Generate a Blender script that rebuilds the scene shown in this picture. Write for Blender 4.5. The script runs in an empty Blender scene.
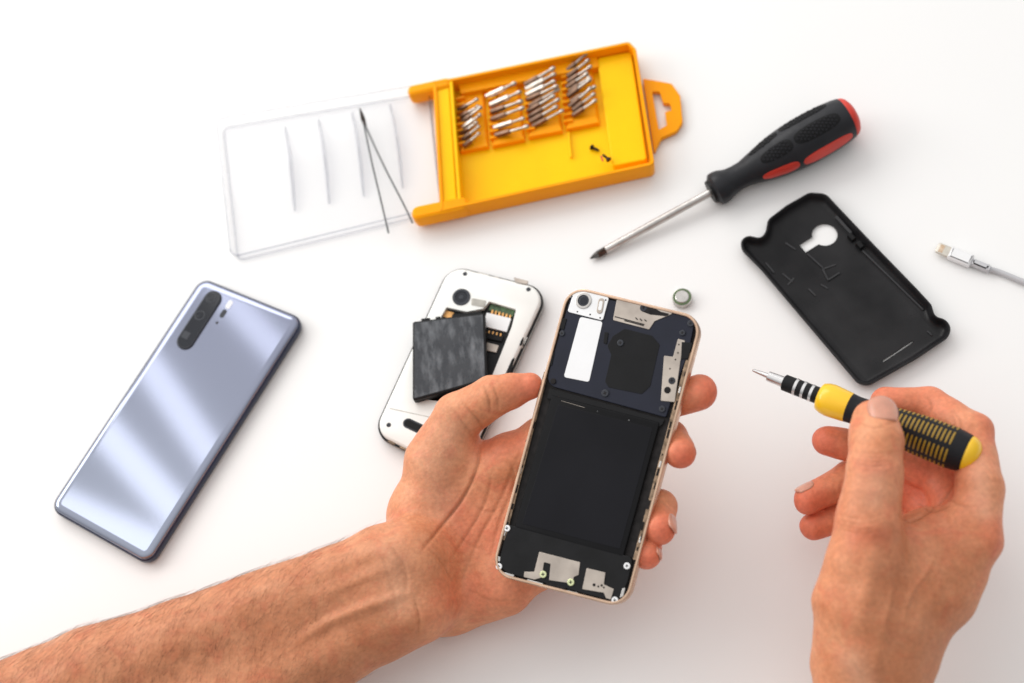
import bpy, bmesh, math, random
import numpy as np
from mathutils import Matrix, Vector
from mathutils.geometry import tessellate_polygon
random.seed(7); RNG = np.random.default_rng(7)
S = 0.001                      # everything is written in millimetres
SC = bpy.context.scene
COL = SC.collection
PI = math.pi

# ------------------------------------------------------------------ camera
CAM_E, CAM_F, CAM_R, CAM_D = math.radians(66), 1500.0, math.radians(-20), 860.0
CC = np.array([0, -math.cos(CAM_E), math.sin(CAM_E)]) * CAM_D
_f = -CC / CAM_D; _r = np.array([1., 0, 0]); _u = np.cross(_r, _f)
CX = math.cos(CAM_R) * _r + math.sin(CAM_R) * _u
CY = -math.sin(CAM_R) * _r + math.cos(CAM_R) * _u
CZ = -_f
def ray(px, py):
    return _f + (px - 512) / CAM_F * CX - (py - 341.5) / CAM_F * CY
def W(px, py, z=0.0):
    d = ray(px, py); t = (z - CC[2]) / d[2]; return CC + t * d
def project(P):
    v = P - CC; dz = v @ _f
    return np.stack([512 + CAM_F * (v @ CX) / dz, 341.5 - CAM_F * (v @ CY) / dz], -1)
cam = bpy.data.cameras.new('camera'); camo = bpy.data.objects.new('camera', cam); COL.objects.link(camo)
m = Matrix.Identity(4)
for i in range(3):
    m[i][0], m[i][1], m[i][2], m[i][3] = CX[i], CY[i], CZ[i], CC[i] * S
camo.matrix_world = m
cam.sensor_width = 36; cam.lens = CAM_F / 1024 * 36; cam.clip_start = 0.01; cam.clip_end = 50
cam.dof.use_dof = True; cam.dof.focus_distance = 0.788; cam.dof.aperture_fstop = 4.6; cam.dof.aperture_blades = 0
SC.camera = camo

# ------------------------------------------------------------------ frames
def frame(o, xdir=None, z=0.0, rz=None):
    """4x4 (mm) with origin o, local x along the world-horizontal xdir"""
    M = np.eye(4)
    if rz is None: rz = math.atan2(xdir[1], xdir[0])
    c, s = math.cos(rz), math.sin(rz)
    M[:3, :3] = [[c, -s, 0], [s, c, 0], [0, 0, 1]]; M[:3, 3] = o
    return M
def L(M, px, py, h=0.0):
    """local (x,y) of a picture point on the local plane z=h"""
    n = M[:3, 2]; p0 = M[:3, 3] + n * h
    d = ray(px, py); t = ((p0 - CC) @ n) / (d @ n); P = CC + t * d
    q = M[:3, :3].T @ (P - M[:3, 3]); return (float(q[0]), float(q[1]))
def LL(M, pts, h=0.0): return [L(M, x, y, h) for x, y in pts]
def zoomer(ox, oy, k): return lambda *pts: [(ox + x / k, oy + y / k) for x, y in pts]
Z1 = zoomer(370, 350, 2.05); Z2 = zoomer(740, 350, 2.049); Z3 = zoomer(480, 270, 3.596); Z4 = zoomer(480, 440, 3.796)
Z5 = zoomer(370, 250, 3.105); Z6 = zoomer(400, 30, 3.253); Z7 = zoomer(200, 70, 3.415); Z8 = zoomer(570, 80, 3.303)
Z9 = zoomer(720, 180, 3.254); ZA = zoomer(920, 220, 8.54); ZB = zoomer(160, 270, 7.59); ZC = zoomer(40, 270, 2.275)

# ------------------------------------------------------------------ materials
def mat(name, col, rough=0.5, metal=0.0, var=0.06, scale=60, bump=0.0, bscale=400, col2=None, coat=0.0, sss=0.0, emit=None, rvar=0.0, spec=0.5):
    M = bpy.data.materials.new(name); M.use_nodes = True
    nt = M.node_tree; b = nt.nodes['Principled BSDF']
    tc = nt.nodes.new('ShaderNodeTexCoord')
    no = nt.nodes.new('ShaderNodeTexNoise'); no.inputs['Scale'].default_value = scale; no.inputs['Detail'].default_value = 5
    nt.links.new(tc.outputs['Object'], no.inputs['Vector'])
    cr = nt.nodes.new('ShaderNodeValToRGB')
    c2 = col2 or tuple(min(1, c * (1 + var)) for c in col)
    c1 = col if col2 else tuple(c * (1 - var) for c in col)
    cr.color_ramp.elements[0].position = 0.35; cr.color_ramp.elements[1].position = 0.65
    cr.color_ramp.elements[0].color = (*c1, 1); cr.color_ramp.elements[1].color = (*c2, 1)
    nt.links.new(no.outputs['Fac'], cr.inputs['Fac']); nt.links.new(cr.outputs['Color'], b.inputs['Base Color'])
    b.inputs['Roughness'].default_value = rough; b.inputs['Metallic'].default_value = metal
    b.inputs['Coat Weight'].default_value = coat; b.inputs['Coat Roughness'].default_value = 0.05
    b.inputs['Specular IOR Level'].default_value = spec
    if sss:
        b.inputs['Subsurface Weight'].default_value = sss; b.inputs['Subsurface Scale'].default_value = 0.002
    if rvar:
        mr = nt.nodes.new('ShaderNodeMapRange'); mr.inputs['From Min'].default_value = 0.3; mr.inputs['From Max'].default_value = 0.7
        mr.inputs['To Min'].default_value = rough - rvar; mr.inputs['To Max'].default_value = rough + rvar
        n3 = nt.nodes.new('ShaderNodeTexNoise'); n3.inputs['Scale'].default_value = scale * 2.3; n3.inputs['Detail'].default_value = 6
        nt.links.new(tc.outputs['Object'], n3.inputs['Vector']); nt.links.new(n3.outputs['Fac'], mr.inputs['Value'])
        nt.links.new(mr.outputs['Result'], b.inputs['Roughness'])
    if bump:
        n2 = nt.nodes.new('ShaderNodeTexNoise'); n2.inputs['Scale'].default_value = bscale; n2.inputs['Detail'].default_value = 4
        nt.links.new(tc.outputs['Object'], n2.inputs['Vector'])
        bp = nt.nodes.new('ShaderNodeBump'); bp.inputs['Strength'].default_value = bump; bp.inputs['Distance'].default_value = 0.0004
        nt.links.new(n2.outputs['Fac'], bp.inputs['Height']); nt.links.new(bp.outputs['Normal'], b.inputs['Normal'])
    return M
MT = {}
def K(name, *a, **k):
    MT[name] = mat(name, *a, **k); return MT[name]
K('table white', (.86, .855, .85), .45, var=.012, scale=3, bump=.05, bscale=900)
K('gold metal', (.62, .43, .31), .30, .85, var=.12, scale=80, rvar=.08)
K('rail bronze', (.28, .195, .13), .4, .7, var=.4, scale=300)
K('dark rail', (.012, .010, .010), .6, .0, var=.4, scale=300, spec=.2)
K('navy plastic', (.0095, .0115, .024), .45, var=.15, scale=40, bump=.12, bscale=1500, rvar=.06, spec=.28)
K('black pad', (.007, .007, .008), .6, var=.2, scale=50, bump=.2, bscale=1500, spec=.2)
K('battery black', (.004, .004, .005), .42, var=.15, scale=20, rvar=.07, spec=.15)
K('battery film', (.006, .006, .0085), .36, var=.2, scale=15, rvar=.08, spec=.15)
K('steel', (.52, .50, .48), .33, .9, var=.12, scale=120, rvar=.08)
K('shield metal', (.50, .44, .385), .45, .5, var=.16, scale=90, rvar=.1, col2=(.38, .33, .29))
K('bright steel', (.70, .69, .69), .20, 1.0, var=.05, scale=90)
K('white label', (.84, .84, .85), .5, var=.02)
K('silver bracket', (.80, .80, .81), .38, .35, var=.05)
K('lens glass', (.004, .006, .012), .08, var=.1, spec=.5)
K('lens ring', (.022, .025, .034), .35, .0, var=.1, spec=.4)
K('green brass', (.62, .66, .38), .35, .6, var=.1)
K('white plastic', (.86, .86, .83), .30, var=.035, scale=30, coat=.3)
K('chrome trim', (.55, .53, .50), .25, .9, var=.2, scale=200)
K('black plastic', (.009, .009, .010), .42, var=.25, scale=60, bump=.15, bscale=900, rvar=.1, spec=.18)
K('cover black', (.007, .0068, .008), .36, var=.3, scale=35, bump=.2, bscale=1200, rvar=.12, col2=(.018, .0175, .019), spec=.2)
K('rib lit grey', (.035, .035, .038), .4, spec=.3)  # cover's ribs, painted lighter to stand for light on their raised edges
K('rubber black', (.012, .012, .015), .5, var=.2, scale=70, bump=.25, bscale=1800, rvar=.07, spec=.22)
K('red plastic', (.62, .035, .018), .42, var=.08)
K('orange plastic', (1.0, .37, .002), .33, var=.04, scale=25, sss=.12, spec=.12)
K('yellow plastic', (1.0, .57, .002), .33, var=.04, scale=25, sss=.12, spec=.12)
K('driver yellow', (.93, .55, .008), .30, var=.03, scale=60, coat=.3)
K('grey cord', (.50, .50, .52), .5, var=.05)
K('cord white', (.82, .82, .83), .4, var=.02)
K('connector metal', (.66, .62, .55), .35, .75, var=.08, scale=300)
K('coin green', (.10, .15, .07), .4, .4, var=.2, scale=200)
K('phone frame', (.018, .026, .06), .22, .3, var=.1)
K('pcb', (.05, .10, .04), .5, var=.5, scale=400)
K('copper', (.62, .33, .12), .35, .8, var=.2, scale=300)
K('bay grey', (.42, .40, .36), .4, .5, var=.25, scale=150)
K('bit dark', (.16, .10, .07), .35, .9, var=.3, scale=300)
K('bit steel', (.50, .45, .40), .3, .9, var=.3, scale=300)
K('screw dark', (.02, .012, .01), .4, .6)
# slab: battery sleeve, smudges and glossy highlights painted into its colour
def smudge_gloss_mat():
    M = mat('slab smudge gloss', (.035, .038, .045), .28, var=.1, rvar=.12, scale=60)
    nt = M.node_tree; b = nt.nodes['Principled BSDF']; tc = nt.nodes['Texture Coordinate']
    mp = nt.nodes.new('ShaderNodeMapping'); mp.inputs['Scale'].default_value = (1.0, .3, 1); mp.inputs['Rotation'].default_value = (0, 0, .15)
    n = nt.nodes.new('ShaderNodeTexNoise'); n.inputs['Scale'].default_value = 230; n.inputs['Detail'].default_value = 4; n.inputs['Roughness'].default_value = .6
    r = nt.nodes.new('ShaderNodeValToRGB'); r.color_ramp.elements[0].position = .44; r.color_ramp.elements[1].position = .74
    r.color_ramp.elements[0].color = (.028, .031, .038, 1); r.color_ramp.elements[1].color = (.15, .16, .175, 1)
    nt.links.new(tc.outputs['Object'], mp.inputs['Vector']); nt.links.new(mp.outputs[0], n.inputs['Vector'])
    nt.links.new(n.outputs['Fac'], r.inputs['Fac']); nt.links.new(r.outputs['Color'], b.inputs['Base Color'])
    return M
MT['slab smudge gloss'] = smudge_gloss_mat()
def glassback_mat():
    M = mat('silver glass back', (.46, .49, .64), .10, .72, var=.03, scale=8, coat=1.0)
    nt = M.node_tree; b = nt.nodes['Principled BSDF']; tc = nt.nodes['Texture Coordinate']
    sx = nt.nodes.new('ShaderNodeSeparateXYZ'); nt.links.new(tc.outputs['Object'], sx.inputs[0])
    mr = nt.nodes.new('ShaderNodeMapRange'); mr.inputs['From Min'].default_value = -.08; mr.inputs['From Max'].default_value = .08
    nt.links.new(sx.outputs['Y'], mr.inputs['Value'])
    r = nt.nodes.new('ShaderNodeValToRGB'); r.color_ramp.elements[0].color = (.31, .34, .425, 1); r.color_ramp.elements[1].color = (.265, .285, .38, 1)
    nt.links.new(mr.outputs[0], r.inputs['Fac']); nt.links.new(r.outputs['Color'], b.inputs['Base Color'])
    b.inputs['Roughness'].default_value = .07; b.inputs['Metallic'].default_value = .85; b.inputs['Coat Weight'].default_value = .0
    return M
MT['glass back'] = glassback_mat()
def clear_mat():
    M = bpy.data.materials.new('clear plastic'); M.use_nodes = True; nt = M.node_tree; nt.nodes.clear()
    o = nt.nodes.new('ShaderNodeOutputMaterial'); mx = nt.nodes.new('ShaderNodeMixShader')
    t = nt.nodes.new('ShaderNodeBsdfTransparent'); g = nt.nodes.new('ShaderNodeBsdfGlossy'); f = nt.nodes.new('ShaderNodeFresnel')
    no = nt.nodes.new('ShaderNodeTexNoise'); no.inputs['Scale'].default_value = 30; cr = nt.nodes.new('ShaderNodeValToRGB')
    cr.color_ramp.elements[0].color = (.978, .98, .985, 1); cr.color_ramp.elements[1].color = (.992, .992, .995, 1)
    nt.links.new(no.outputs['Fac'], cr.inputs['Fac']); nt.links.new(cr.outputs['Color'], t.inputs['Color'])
    g.inputs['Roughness'].default_value = .08; f.inputs['IOR'].default_value = 1.45
    ge = nt.nodes.new('ShaderNodeNewGeometry'); iv = nt.nodes.new('ShaderNodeMath'); iv.operation = 'SUBTRACT'; iv.inputs[0].default_value = 1
    mu = nt.nodes.new('ShaderNodeMath'); mu.operation = 'MULTIPLY'; nt.links.new(ge.outputs['Backfacing'], iv.inputs[1]); nt.links.new(iv.outputs[0], mu.inputs[0]); nt.links.new(f.outputs[0], mu.inputs[1])
    nt.links.new(mu.outputs[0], mx.inputs[0]); nt.links.new(t.outputs[0], mx.inputs[1]); nt.links.new(g.outputs[0], mx.inputs[2])
    nt.links.new(mx.outputs[0], o.inputs[0]); return M
MT['clear'] = clear_mat()
MT['clear edge'] = clear_mat(); MT['clear edge'].name = 'clear plastic edge'
for n_ in MT['clear edge'].node_tree.nodes:
    if n_.type == 'VALTORGB': n_.color_ramp.elements[0].color = (.78, .785, .81, 1); n_.color_ramp.elements[1].color = (.90, .90, .92, 1)

# ------------------------------------------------------------------ mesh helpers
def obj_from(name, V, F, m, parent=None, M=None, smooth=False, label=None, autosmooth=None, mats=None, fm=None):
    me = bpy.data.meshes.new(name)
    V = (np.asarray(V, float) * S).tolist()
    me.from_pydata(V, [], [tuple(int(i) for i in f) for f in F]); me.validate()
    bm = bmesh.new(); bm.from_mesh(me); bmesh.ops.recalc_face_normals(bm, faces=bm.faces); bm.to_mesh(me); bm.free()
    for mm in (mats or [m]): me.materials.append(MT[mm] if isinstance(mm, str) else mm)
    if fm is not None:
        for p, i in zip(me.polygons, fm): p.material_index = i
    me.polygons.foreach_set('use_smooth', [True] * len(me.polygons))
    for p in me.polygons:
        if abs(p.normal.z) > .99995: p.use_smooth = False
    if not smooth:
        me.set_sharp_from_angle(angle=math.radians(autosmooth or 21))
    o = bpy.data.objects.new(name, me); COL.objects.link(o)
    if parent is not None: o.parent = parent
    if M is not None: o.matrix_world = mmat(M)
    if label: o['label'] = label
    return o
def mmat(M):
    m = Matrix([list(r) for r in M]); 
    for i in range(3): m[i][3] = M[i][3] * S
    return m
def empty(name, M, label, cat, group=None):
    o = bpy.data.objects.new(name, None); COL.objects.link(o); o.matrix_world = mmat(M); o.empty_display_size = .01
    o['label'] = label; o['category'] = cat
    if group: o['group'] = group
    return o
def tag(o, label, cat, group=None):
    o['label'] = label; o['category'] = cat
    if group: o['group'] = group
    return o
class MB:
    def __init__(s): s.V = []; s.F = []
    def add(s, V, F):
        n = len(s.V); s.V += [tuple(map(float, v)) for v in V]; s.F += [tuple(i + n for i in f) for f in F]; return s
    def build(s, name, m, parent=None, **k): return obj_from(name, s.V, s.F, m, parent, **k)
def area(P): return .5 * sum(P[i][0] * P[(i + 1) % len(P)][1] - P[(i + 1) % len(P)][0] * P[i][1] for i in range(len(P)))
def ccw(P): return list(P) if area(P) > 0 else list(P)[::-1]
def rpoly(P, r, seg=6):
    """round the corners of polygon P by r (number or list)"""
    out = []; n = len(P)
    rs = r if isinstance(r, (list, tuple)) else [r] * n
    for i in range(n):
        a, b, c = (np.array(P[(i + k) % n], float) for k in (-1, 0, 1))
        u = a - b; v = c - b; lu = np.linalg.norm(u); lv = np.linalg.norm(v); u /= lu; v /= lv
        ang = math.acos(max(-1, min(1, u @ v)))
        if rs[i] <= 0 or ang > 3.05: out.append(tuple(b)); continue
        d = min(rs[i] / math.tan(ang / 2), lu * .49, lv * .49); R = d * math.tan(ang / 2)
        bis = (u + v) / np.linalg.norm(u + v); cen = b + bis * R / math.sin(ang / 2)
        p0 = b + u * d - cen; p1 = b + v * d - cen
        a0 = math.atan2(p0[1], p0[0]); a1 = math.atan2(p1[1], p1[0]); da = (a1 - a0 + PI) % (2 * PI) - PI
        for k in range(seg + 1):
            t = a0 + da * k / seg; out.append((cen[0] + R * math.cos(t), cen[1] + R * math.sin(t)))
    return out
def inset(P, d):
    """offset ccw loop inward by d"""
    n = len(P); out = []
    for i in range(n):
        a, b, c = (np.array(P[(i + k) % n], float) for k in (-1, 0, 1))
        e1 = b - a; e2 = c - b; e1 /= max(1e-9, np.linalg.norm(e1)); e2 /= max(1e-9, np.linalg.norm(e2))
        n1 = np.array([-e1[1], e1[0]]); n2 = np.array([-e2[1], e2[0]]); nn = n1 + n2; l = np.linalg.norm(nn)
        nn = n1 if l < 1e-6 else nn / l
        k = 1 / max(.5, nn @ n1); out.append(tuple(b + nn * d * k))
    return out
def circ(c, r, n=28): return [(c[0] + r * math.cos(2 * PI * k / n), c[1] + r * math.sin(2 * PI * k / n)) for k in range(n)]
def capsule2(a, b, r, n=10):
    a = np.array(a); b = np.array(b); t = math.atan2(*(b - a)[::-1]); out = []
    for k in range(n + 1): q = t - PI / 2 + PI * k / n; out.append((b[0] + r * math.cos(q), b[1] + r * math.sin(q)))
    for k in range(n + 1): q = t + PI / 2 + PI * k / n; out.append((a[0] + r * math.cos(q), a[1] + r * math.sin(q)))
    return out
def cap(loops3, flip=False):
    tri = tessellate_polygon([[Vector(p) for p in l] for l in loops3]); return tri
def sweep(mb, outline, prof, holes=(), capbot=True, captop=True):
    """prof = [(inset, z) ...] bottom to top around outline; holes run straight through"""
    O = ccw(outline); n = len(O); V = []; F = []
    for ins, z in prof:
        V += [(x, y, z) for x, y in (inset(O, ins) if ins else O)]
    for r in range(len(prof) - 1):
        for i in range(n):
            j = (i + 1) % n; F.append((r * n + i, r * n + j, (r + 1) * n + j, (r + 1) * n + i))
    H = []
    for h in holes:
        h = ccw(h); b0 = len(V); V += [(x, y, prof[0][1]) for x, y in h]; t0 = len(V); V += [(x, y, prof[-1][1]) for x, y in h]
        H.append((b0, t0, len(h)))
        for i in range(len(h)):
            j = (i + 1) % len(h); F.append((b0 + i, t0 + i, t0 + j, b0 + j))
    for top in (False, True):
        if (top and not captop) or (not top and not capbot): continue
        base = (len(prof) - 1) * n if top else 0
        idx = list(range(base, base + n)); loops = [[V[i] for i in idx]]; ids = idx[:]
        for b0, t0, hn in H:
            s0 = t0 if top else b0; loops.append([V[i] for i in range(s0, s0 + hn)]); ids += list(range(s0, s0 + hn))
        for t in cap(loops): F.append(tuple(ids[i] for i in t))
    mb.add(V, F); return mb
def plate(outline, z0, z1, bev=.25, holes=(), mb=None):
    mb = mb or MB(); b = min(bev, (z1 - z0) * .45)
    return sweep(mb, outline, [(0, z0), (0, z1 - b), (b * .3, z1 - b * .3), (b, z1)], holes)
def box(mb, c, sx, sy, z0, z1, rz=0, bev=.2):
    P = [(-sx / 2, -sy / 2), (sx / 2, -sy / 2), (sx / 2, sy / 2), (-sx / 2, sy / 2)]; co, si = math.cos(rz), math.sin(rz)
    return plate([(c[0] + x * co - y * si, c[1] + x * si + y * co) for x, y in P], z0, z1, bev, mb=mb)
def lathe(mb, prof, seg=40, M=None):
    """prof = [(s, r)] along local x"""
    V = []; F = []; n = len(prof)
    for s_, r in prof:
        for k in range(seg):
            a = 2 * PI * k / seg; V.append((s_, max(r, .01) * math.cos(a), max(r, .01) * math.sin(a)))
    for i in range(n - 1):
        for k in range(seg):
            j = (k + 1) % seg; F.append((i * seg + k, i * seg + j, (i + 1) * seg + j, (i + 1) * seg + k))
    F.append(tuple(range(seg))[::-1]); F.append(tuple((n - 1) * seg + k for k in range(seg)))
    mb.add(V, F); return mb
def catmull(pts, n=8):
    P = [np.array(p, float) for p in pts]; P = [2 * P[0] - P[1]] + P + [2 * P[-1] - P[-2]]; out = []
    for i in range(1, len(P) - 2):
        for k in range(n):
            t = k / n; a, b, c, d = P[i - 1:i + 3]
            out.append(.5 * ((2 * b) + (-a + c) * t + (2 * a - 5 * b + 4 * c - d) * t * t + (-a + 3 * b - 3 * c + d) * t ** 3))
    out.append(P[-2]); return out
def tube(mb, pts, r, seg=10):
    pts = [np.array(p, float) for p in pts]; n = len(pts); rr = r if isinstance(r, (list, tuple)) else [r] * n
    V = []; F = []; up = np.array([0, 0, 1.])
    for i, p in enumerate(pts):
        t = pts[min(i + 1, n - 1)] - pts[max(i - 1, 0)]; t /= np.linalg.norm(t)
        a = np.cross(t, up); a /= max(1e-6, np.linalg.norm(a)); b = np.cross(a, t)
        for k in range(seg):
            q = 2 * PI * k / seg; V.append(p + rr[i] * (math.cos(q) * a + math.sin(q) * b))
    for i in range(n - 1):
        for k in range(seg):
            j = (k + 1) % seg; F.append((i * seg + k, i * seg + j, (i + 1) * seg + j, (i + 1) * seg + k))
    F.append(tuple(range(seg))[::-1]); F.append(tuple((n - 1) * seg + k for k in range(seg)))
    mb.add(V, F); return mb
def axisframe(a, b, roll_up=(0, 0, 1)):
    """frame with x from a to b, z as close to up as possible"""
    a = np.array(a, float); x = np.array(b, float) - a; l = np.linalg.norm(x); x /= l
    y = np.cross(roll_up, x); y /= np.linalg.norm(y); z = np.cross(x, y)
    M = np.eye(4); M[:3, 0] = x; M[:3, 1] = y; M[:3, 2] = z; M[:3, 3] = a; return M, l
def interp(prof, s):
    xs = [p[0] for p in prof]; return float(np.interp(s, xs, [p[1] for p in prof]))
def patch(mb, prof, s0, s1, phi0, phi1, rise=.35, n=9, pw=3.2):
    """oval pad wrapped round a lathe surface"""
    V = []; F = []; sc, hs = (s0 + s1) / 2, (s1 - s0) / 2; pc, hp = (phi0 + phi1) / 2, (phi1 - phi0) / 2; M_ = 36
    rings = [(k / n) for k in range(1, n + 1)] 
    V.append((sc, 0, 0)); 
    def pt(u, v, h):
        s_ = sc + hs * u; ph = pc + hp * v; r = interp(prof, s_) + h; return (s_, r * math.cos(ph), r * math.sin(ph))
    V[0] = pt(0, 0, rise)
    for q in rings + [1.04]:
        for k in range(M_):
            a = 2 * PI * k / M_; c, s_ = math.cos(a), math.sin(a); e = (abs(c) ** pw + abs(s_) ** pw) ** (-1 / pw)
            h = rise if q < .9 else (rise * .75 if q <= 1 else -.5)
            V.append(pt(c * e * q, s_ * e * q, h))
    for k in range(M_): F.append((0, 1 + k, 1 + (k + 1) % M_))
    for r in range(len(rings)):
        for k in range(M_):
            j = (k + 1) % M_; a = 1 + r * M_; F.append((a + k, a + M_ + k, a + M_ + j, a + j))
    mb.add(V, F); return mb
def screw(parent, c, z, r, m='steel', hd=.5, name='screw'):
    mb = MB(); cs = []
    for a in (0, PI / 2):
        a += .4; w = r * .14; l = r * .55; co, si = math.cos(a), math.sin(a)
    plate(circ(c, r, 20), z - .3, z + hd, .2, mb=mb)
    o = mb.build(name, m, parent)
    mb = MB(); co = .4
    box(mb, c, r * 1.0, r * .26, z + hd - .1, z + hd + .03, .4, .01); box(mb, c, r * 1.0, r * .26, z + hd - .1, z + hd + .034, .4 + PI / 2, .01)
    mb.build('cross_slot', 'dark rail', o)
    return o

# ------------------------------------------------------------------ table
mb = MB(); mb.add([(-4000, -4000, 0), (4000, -4000, 0), (4000, 4000, 0), (-4000, 4000, 0)], [(0, 1, 2, 3)])
tb = mb.build('table_top', 'table white'); tb['kind'] = 'structure'; tb['label'] = 'smooth white table top under all the tools'

# ------------------------------------------------------------------ held phone
PM = np.eye(4); PM[:3, :3] = [[0.78, 0.5804, -0.2341], [-0.6146, 0.7808, -0.1121], [0.1177, 0.2313, 0.9657]]
q_, _ = np.linalg.qr(PM[:3, :3]); q_ = q_ * np.sign((q_ * PM[:3, :3]).sum(0)); PM[:3, :3] = q_; PM[:3, 3] = [22.1, -101.0, 72.1]
def held_phone():
    t = empty('opened_smartphone', PM, 'gold rimmed smartphone with its back off, held in the left hand', 'smartphone')
    def l(pts, h=0): return ccw(LL(PM, pts, h))
    out = rpoly(l([(568, 284.5), (703.5, 317), (626, 609), (489.5, 574)]), 10.5, 10)
    inn = inset(out, 1.6)
    mb = MB()
    # gold tray: outer wall, rim, inner wall, floor
    sweep(mb, out, [(2.0, -7.6), (.8, -7.2), (.1, -6), (0, -4), (0, -1), (.25, -.2), (.6, 0), (1.3, 0), (1.6, -.3), (1.6, -2.6)], capbot=True, captop=False)
    f = mb.build('frame', 'gold metal', t)
    mb = MB(); plate(inset(out, 1.55), -4.5, -2.4, .1, mb=mb); mb.build('mid_plate', 'dark rail', t)
    # thin gold inner ledge along both long sides
    for a, b in (((546, 372), (503, 540)), ((690, 352), (635, 560))):
        A, B = LL(PM, [a, b], -1.2); A = np.array(A); B = np.array(B); d = (B - A) / np.linalg.norm(B - A)
        mb = MB(); mid = (A + B) / 2
        box(mb, mid, np.linalg.norm(B - A), 2.3, -2.5, -1.2, math.atan2(d[1], d[0]), .15)
        mb.build('side_rail', 'rail bronze', t)
        for u_ in (.22, .55, .93):
            mb = MB(); box(mb, A + d * np.linalg.norm(B - A) * (u_ + RNG.uniform(-.05, .05)), 3.2, 1.0, -1.6, -.8, math.atan2(d[1], d[0]), .15); mb.build('spring_contact', 'steel', t)
        mb = MB(); L_ = np.linalg.norm(B - A); s = 3.
        while s < L_ - 3:
            w = RNG.uniform(1, 5); p = A + d * s
            box(mb, p + np.array([-d[1], d[0]]) * RNG.uniform(-.8, .8), w, RNG.uniform(.5, 1.5), -1.4, -1.1 + RNG.uniform(.1, .5), math.atan2(d[1], d[0]), .1); s += w + RNG.uniform(1, 8)
        mb.build('clip', 'dark rail', t)
    # upper cover
    P = l(Z3((330, 78), (775, 172), (748, 300), (712, 395), (668, 530), (440, 468), (235, 412), (268, 290)), -.9)
    mb = MB(); plate(rpoly(P, [6, 6, 1, 1, 2, 1, 2, 1]), -2.6, -.9, .3, mb=mb); up_ = mb.build('upper_cover', 'navy plastic', t)
    # camera bracket
    P = l(Z3((340, 68), (464, 98), (441, 182), (314, 150)), -.2)
    mb = MB(); plate(rpoly(P, 1.2), -1.0, -.25, .2, mb=mb); br = mb.build('camera_bracket', 'silver bracket', t)
    for q in ((330, 95), (452, 108), (396, 160), (432, 172), (350, 150)):
        c = L(PM, *Z3(q)[0], -.2); mb = MB(); plate(circ(c, .45, 10), -.35, -.2, .03, mb=mb); mb.build('rivet', 'dark rail', br)
    c = L(PM, *Z3((372, 110))[0], 0)
    mb = MB(); plate(circ(c, 4.3, 36), -.4, .3, .3, [circ(c, 3.0, 36)], mb=mb); cr = mb.build('camera_ring', 'steel', t)
    mb = MB(); plate(circ(c, 3.1, 36), -.6, .05, .3, mb=mb); mb.build('lens', 'lens ring', cr)
    mb = MB(); plate(circ(c, 2.0, 36), -.2, .14, .1, mb=mb); mb.build('lens_glass', 'lens glass', cr)
    a, b = LL(PM, Z3((436, 112), (430, 146)), 0)
    mb = MB(); plate(capsule2(a, b, 1.6), -.4, .15, .25, mb=mb); fl = mb.build('flash', 'shield metal', t)
    mb = MB(); plate(capsule2(np.array(a) * .85 + np.array(b) * .15, np.array(a) * .2 + np.array(b) * .8, .9), 0, .2, .1, mb=mb); mb.build('flash_lens', 'white label', fl)
    # label window
    P = l(Z3((360, 168), (441, 186), (392, 403), (301, 385)), -.7)
    mb = MB(); plate(rpoly(P, 1.3), -1.0, -.62, .1, mb=mb); mb.build('white_sticker', 'white label', t)
    # thermal pad
    P = l(Z3((478, 238), (520, 211), (618, 236), (646, 268), (612, 418), (582, 446), (462, 422), (450, 400), (472, 305), (458, 272)), -.7)
    mb = MB(); plate(rpoly(P, 1.5), -1.0, -.68, .1, mb=mb); mb.build('graphite_pad', 'black pad', t)
    # shields
    P = l(Z3((492, 105), (560, 120), (690, 152), (690, 158), (628, 184), (608, 214), (478, 180)), -.6)
    mb = MB(); plate(rpoly(P, .5, 3), -1.0, -.5, .12, mb=mb); s1 = mb.build('antenna_shield', 'shield metal', t)
    for a, b in (((486, 168), (590, 196)), ((520, 182), (588, 200)), ((560, 172), (566, 178)), ((576, 176), (582, 182)), ((592, 179), (598, 184))):
        a, b = LL(PM, Z3(a, b), -.5); mb = MB(); plate(capsule2(a, b, .28, 4), -.55, -.44, .02, mb=mb); mb.build('slot', 'dark rail', s1)
    P = l(Z3((590, 128), (622, 134), (650, 150), (684, 158), (668, 166), (612, 160), (580, 148)), -.4)
    mb = MB(); plate(rpoly(P, .4, 3), -.6, -.3, .1, mb=mb); mb.build('clip', 'dark rail', t)
    P = l(Z3((712, 247), (737, 254), (720, 330), (700, 475), (650, 470), (662, 308), (694, 312)), -.6)
    mb = MB(); plate(rpoly(P, .5, 3), -1.0, -.5, .12, mb=mb); s2 = mb.build('side_shield', 'shield metal', t)
    for q in ((715, 268), (712, 298), (703, 322), (683, 355)):
        c = L(PM, *Z3(q)[0], -.5); mb = MB(); plate(circ(c, .42, 10), -.55, -.42, .03, mb=mb); mb.build('pin_hole', 'dark rail', s2)
    # black connector blocks beside shields
    for P in (((725, 258), (765, 262), (748, 318), (722, 322)), ((252, 295), (268, 298), (258, 345), (245, 340)), ((448, 222), (462, 226), (456, 268), (444, 262)), ((292, 172), (312, 176), (302, 215), (284, 210))):
        mb = MB(); plate(rpoly(l(Z3(*P), -.6), .3, 3), -1.2, -.45, .2, mb=mb); mb.build('connector', 'black pad', t)
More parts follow.
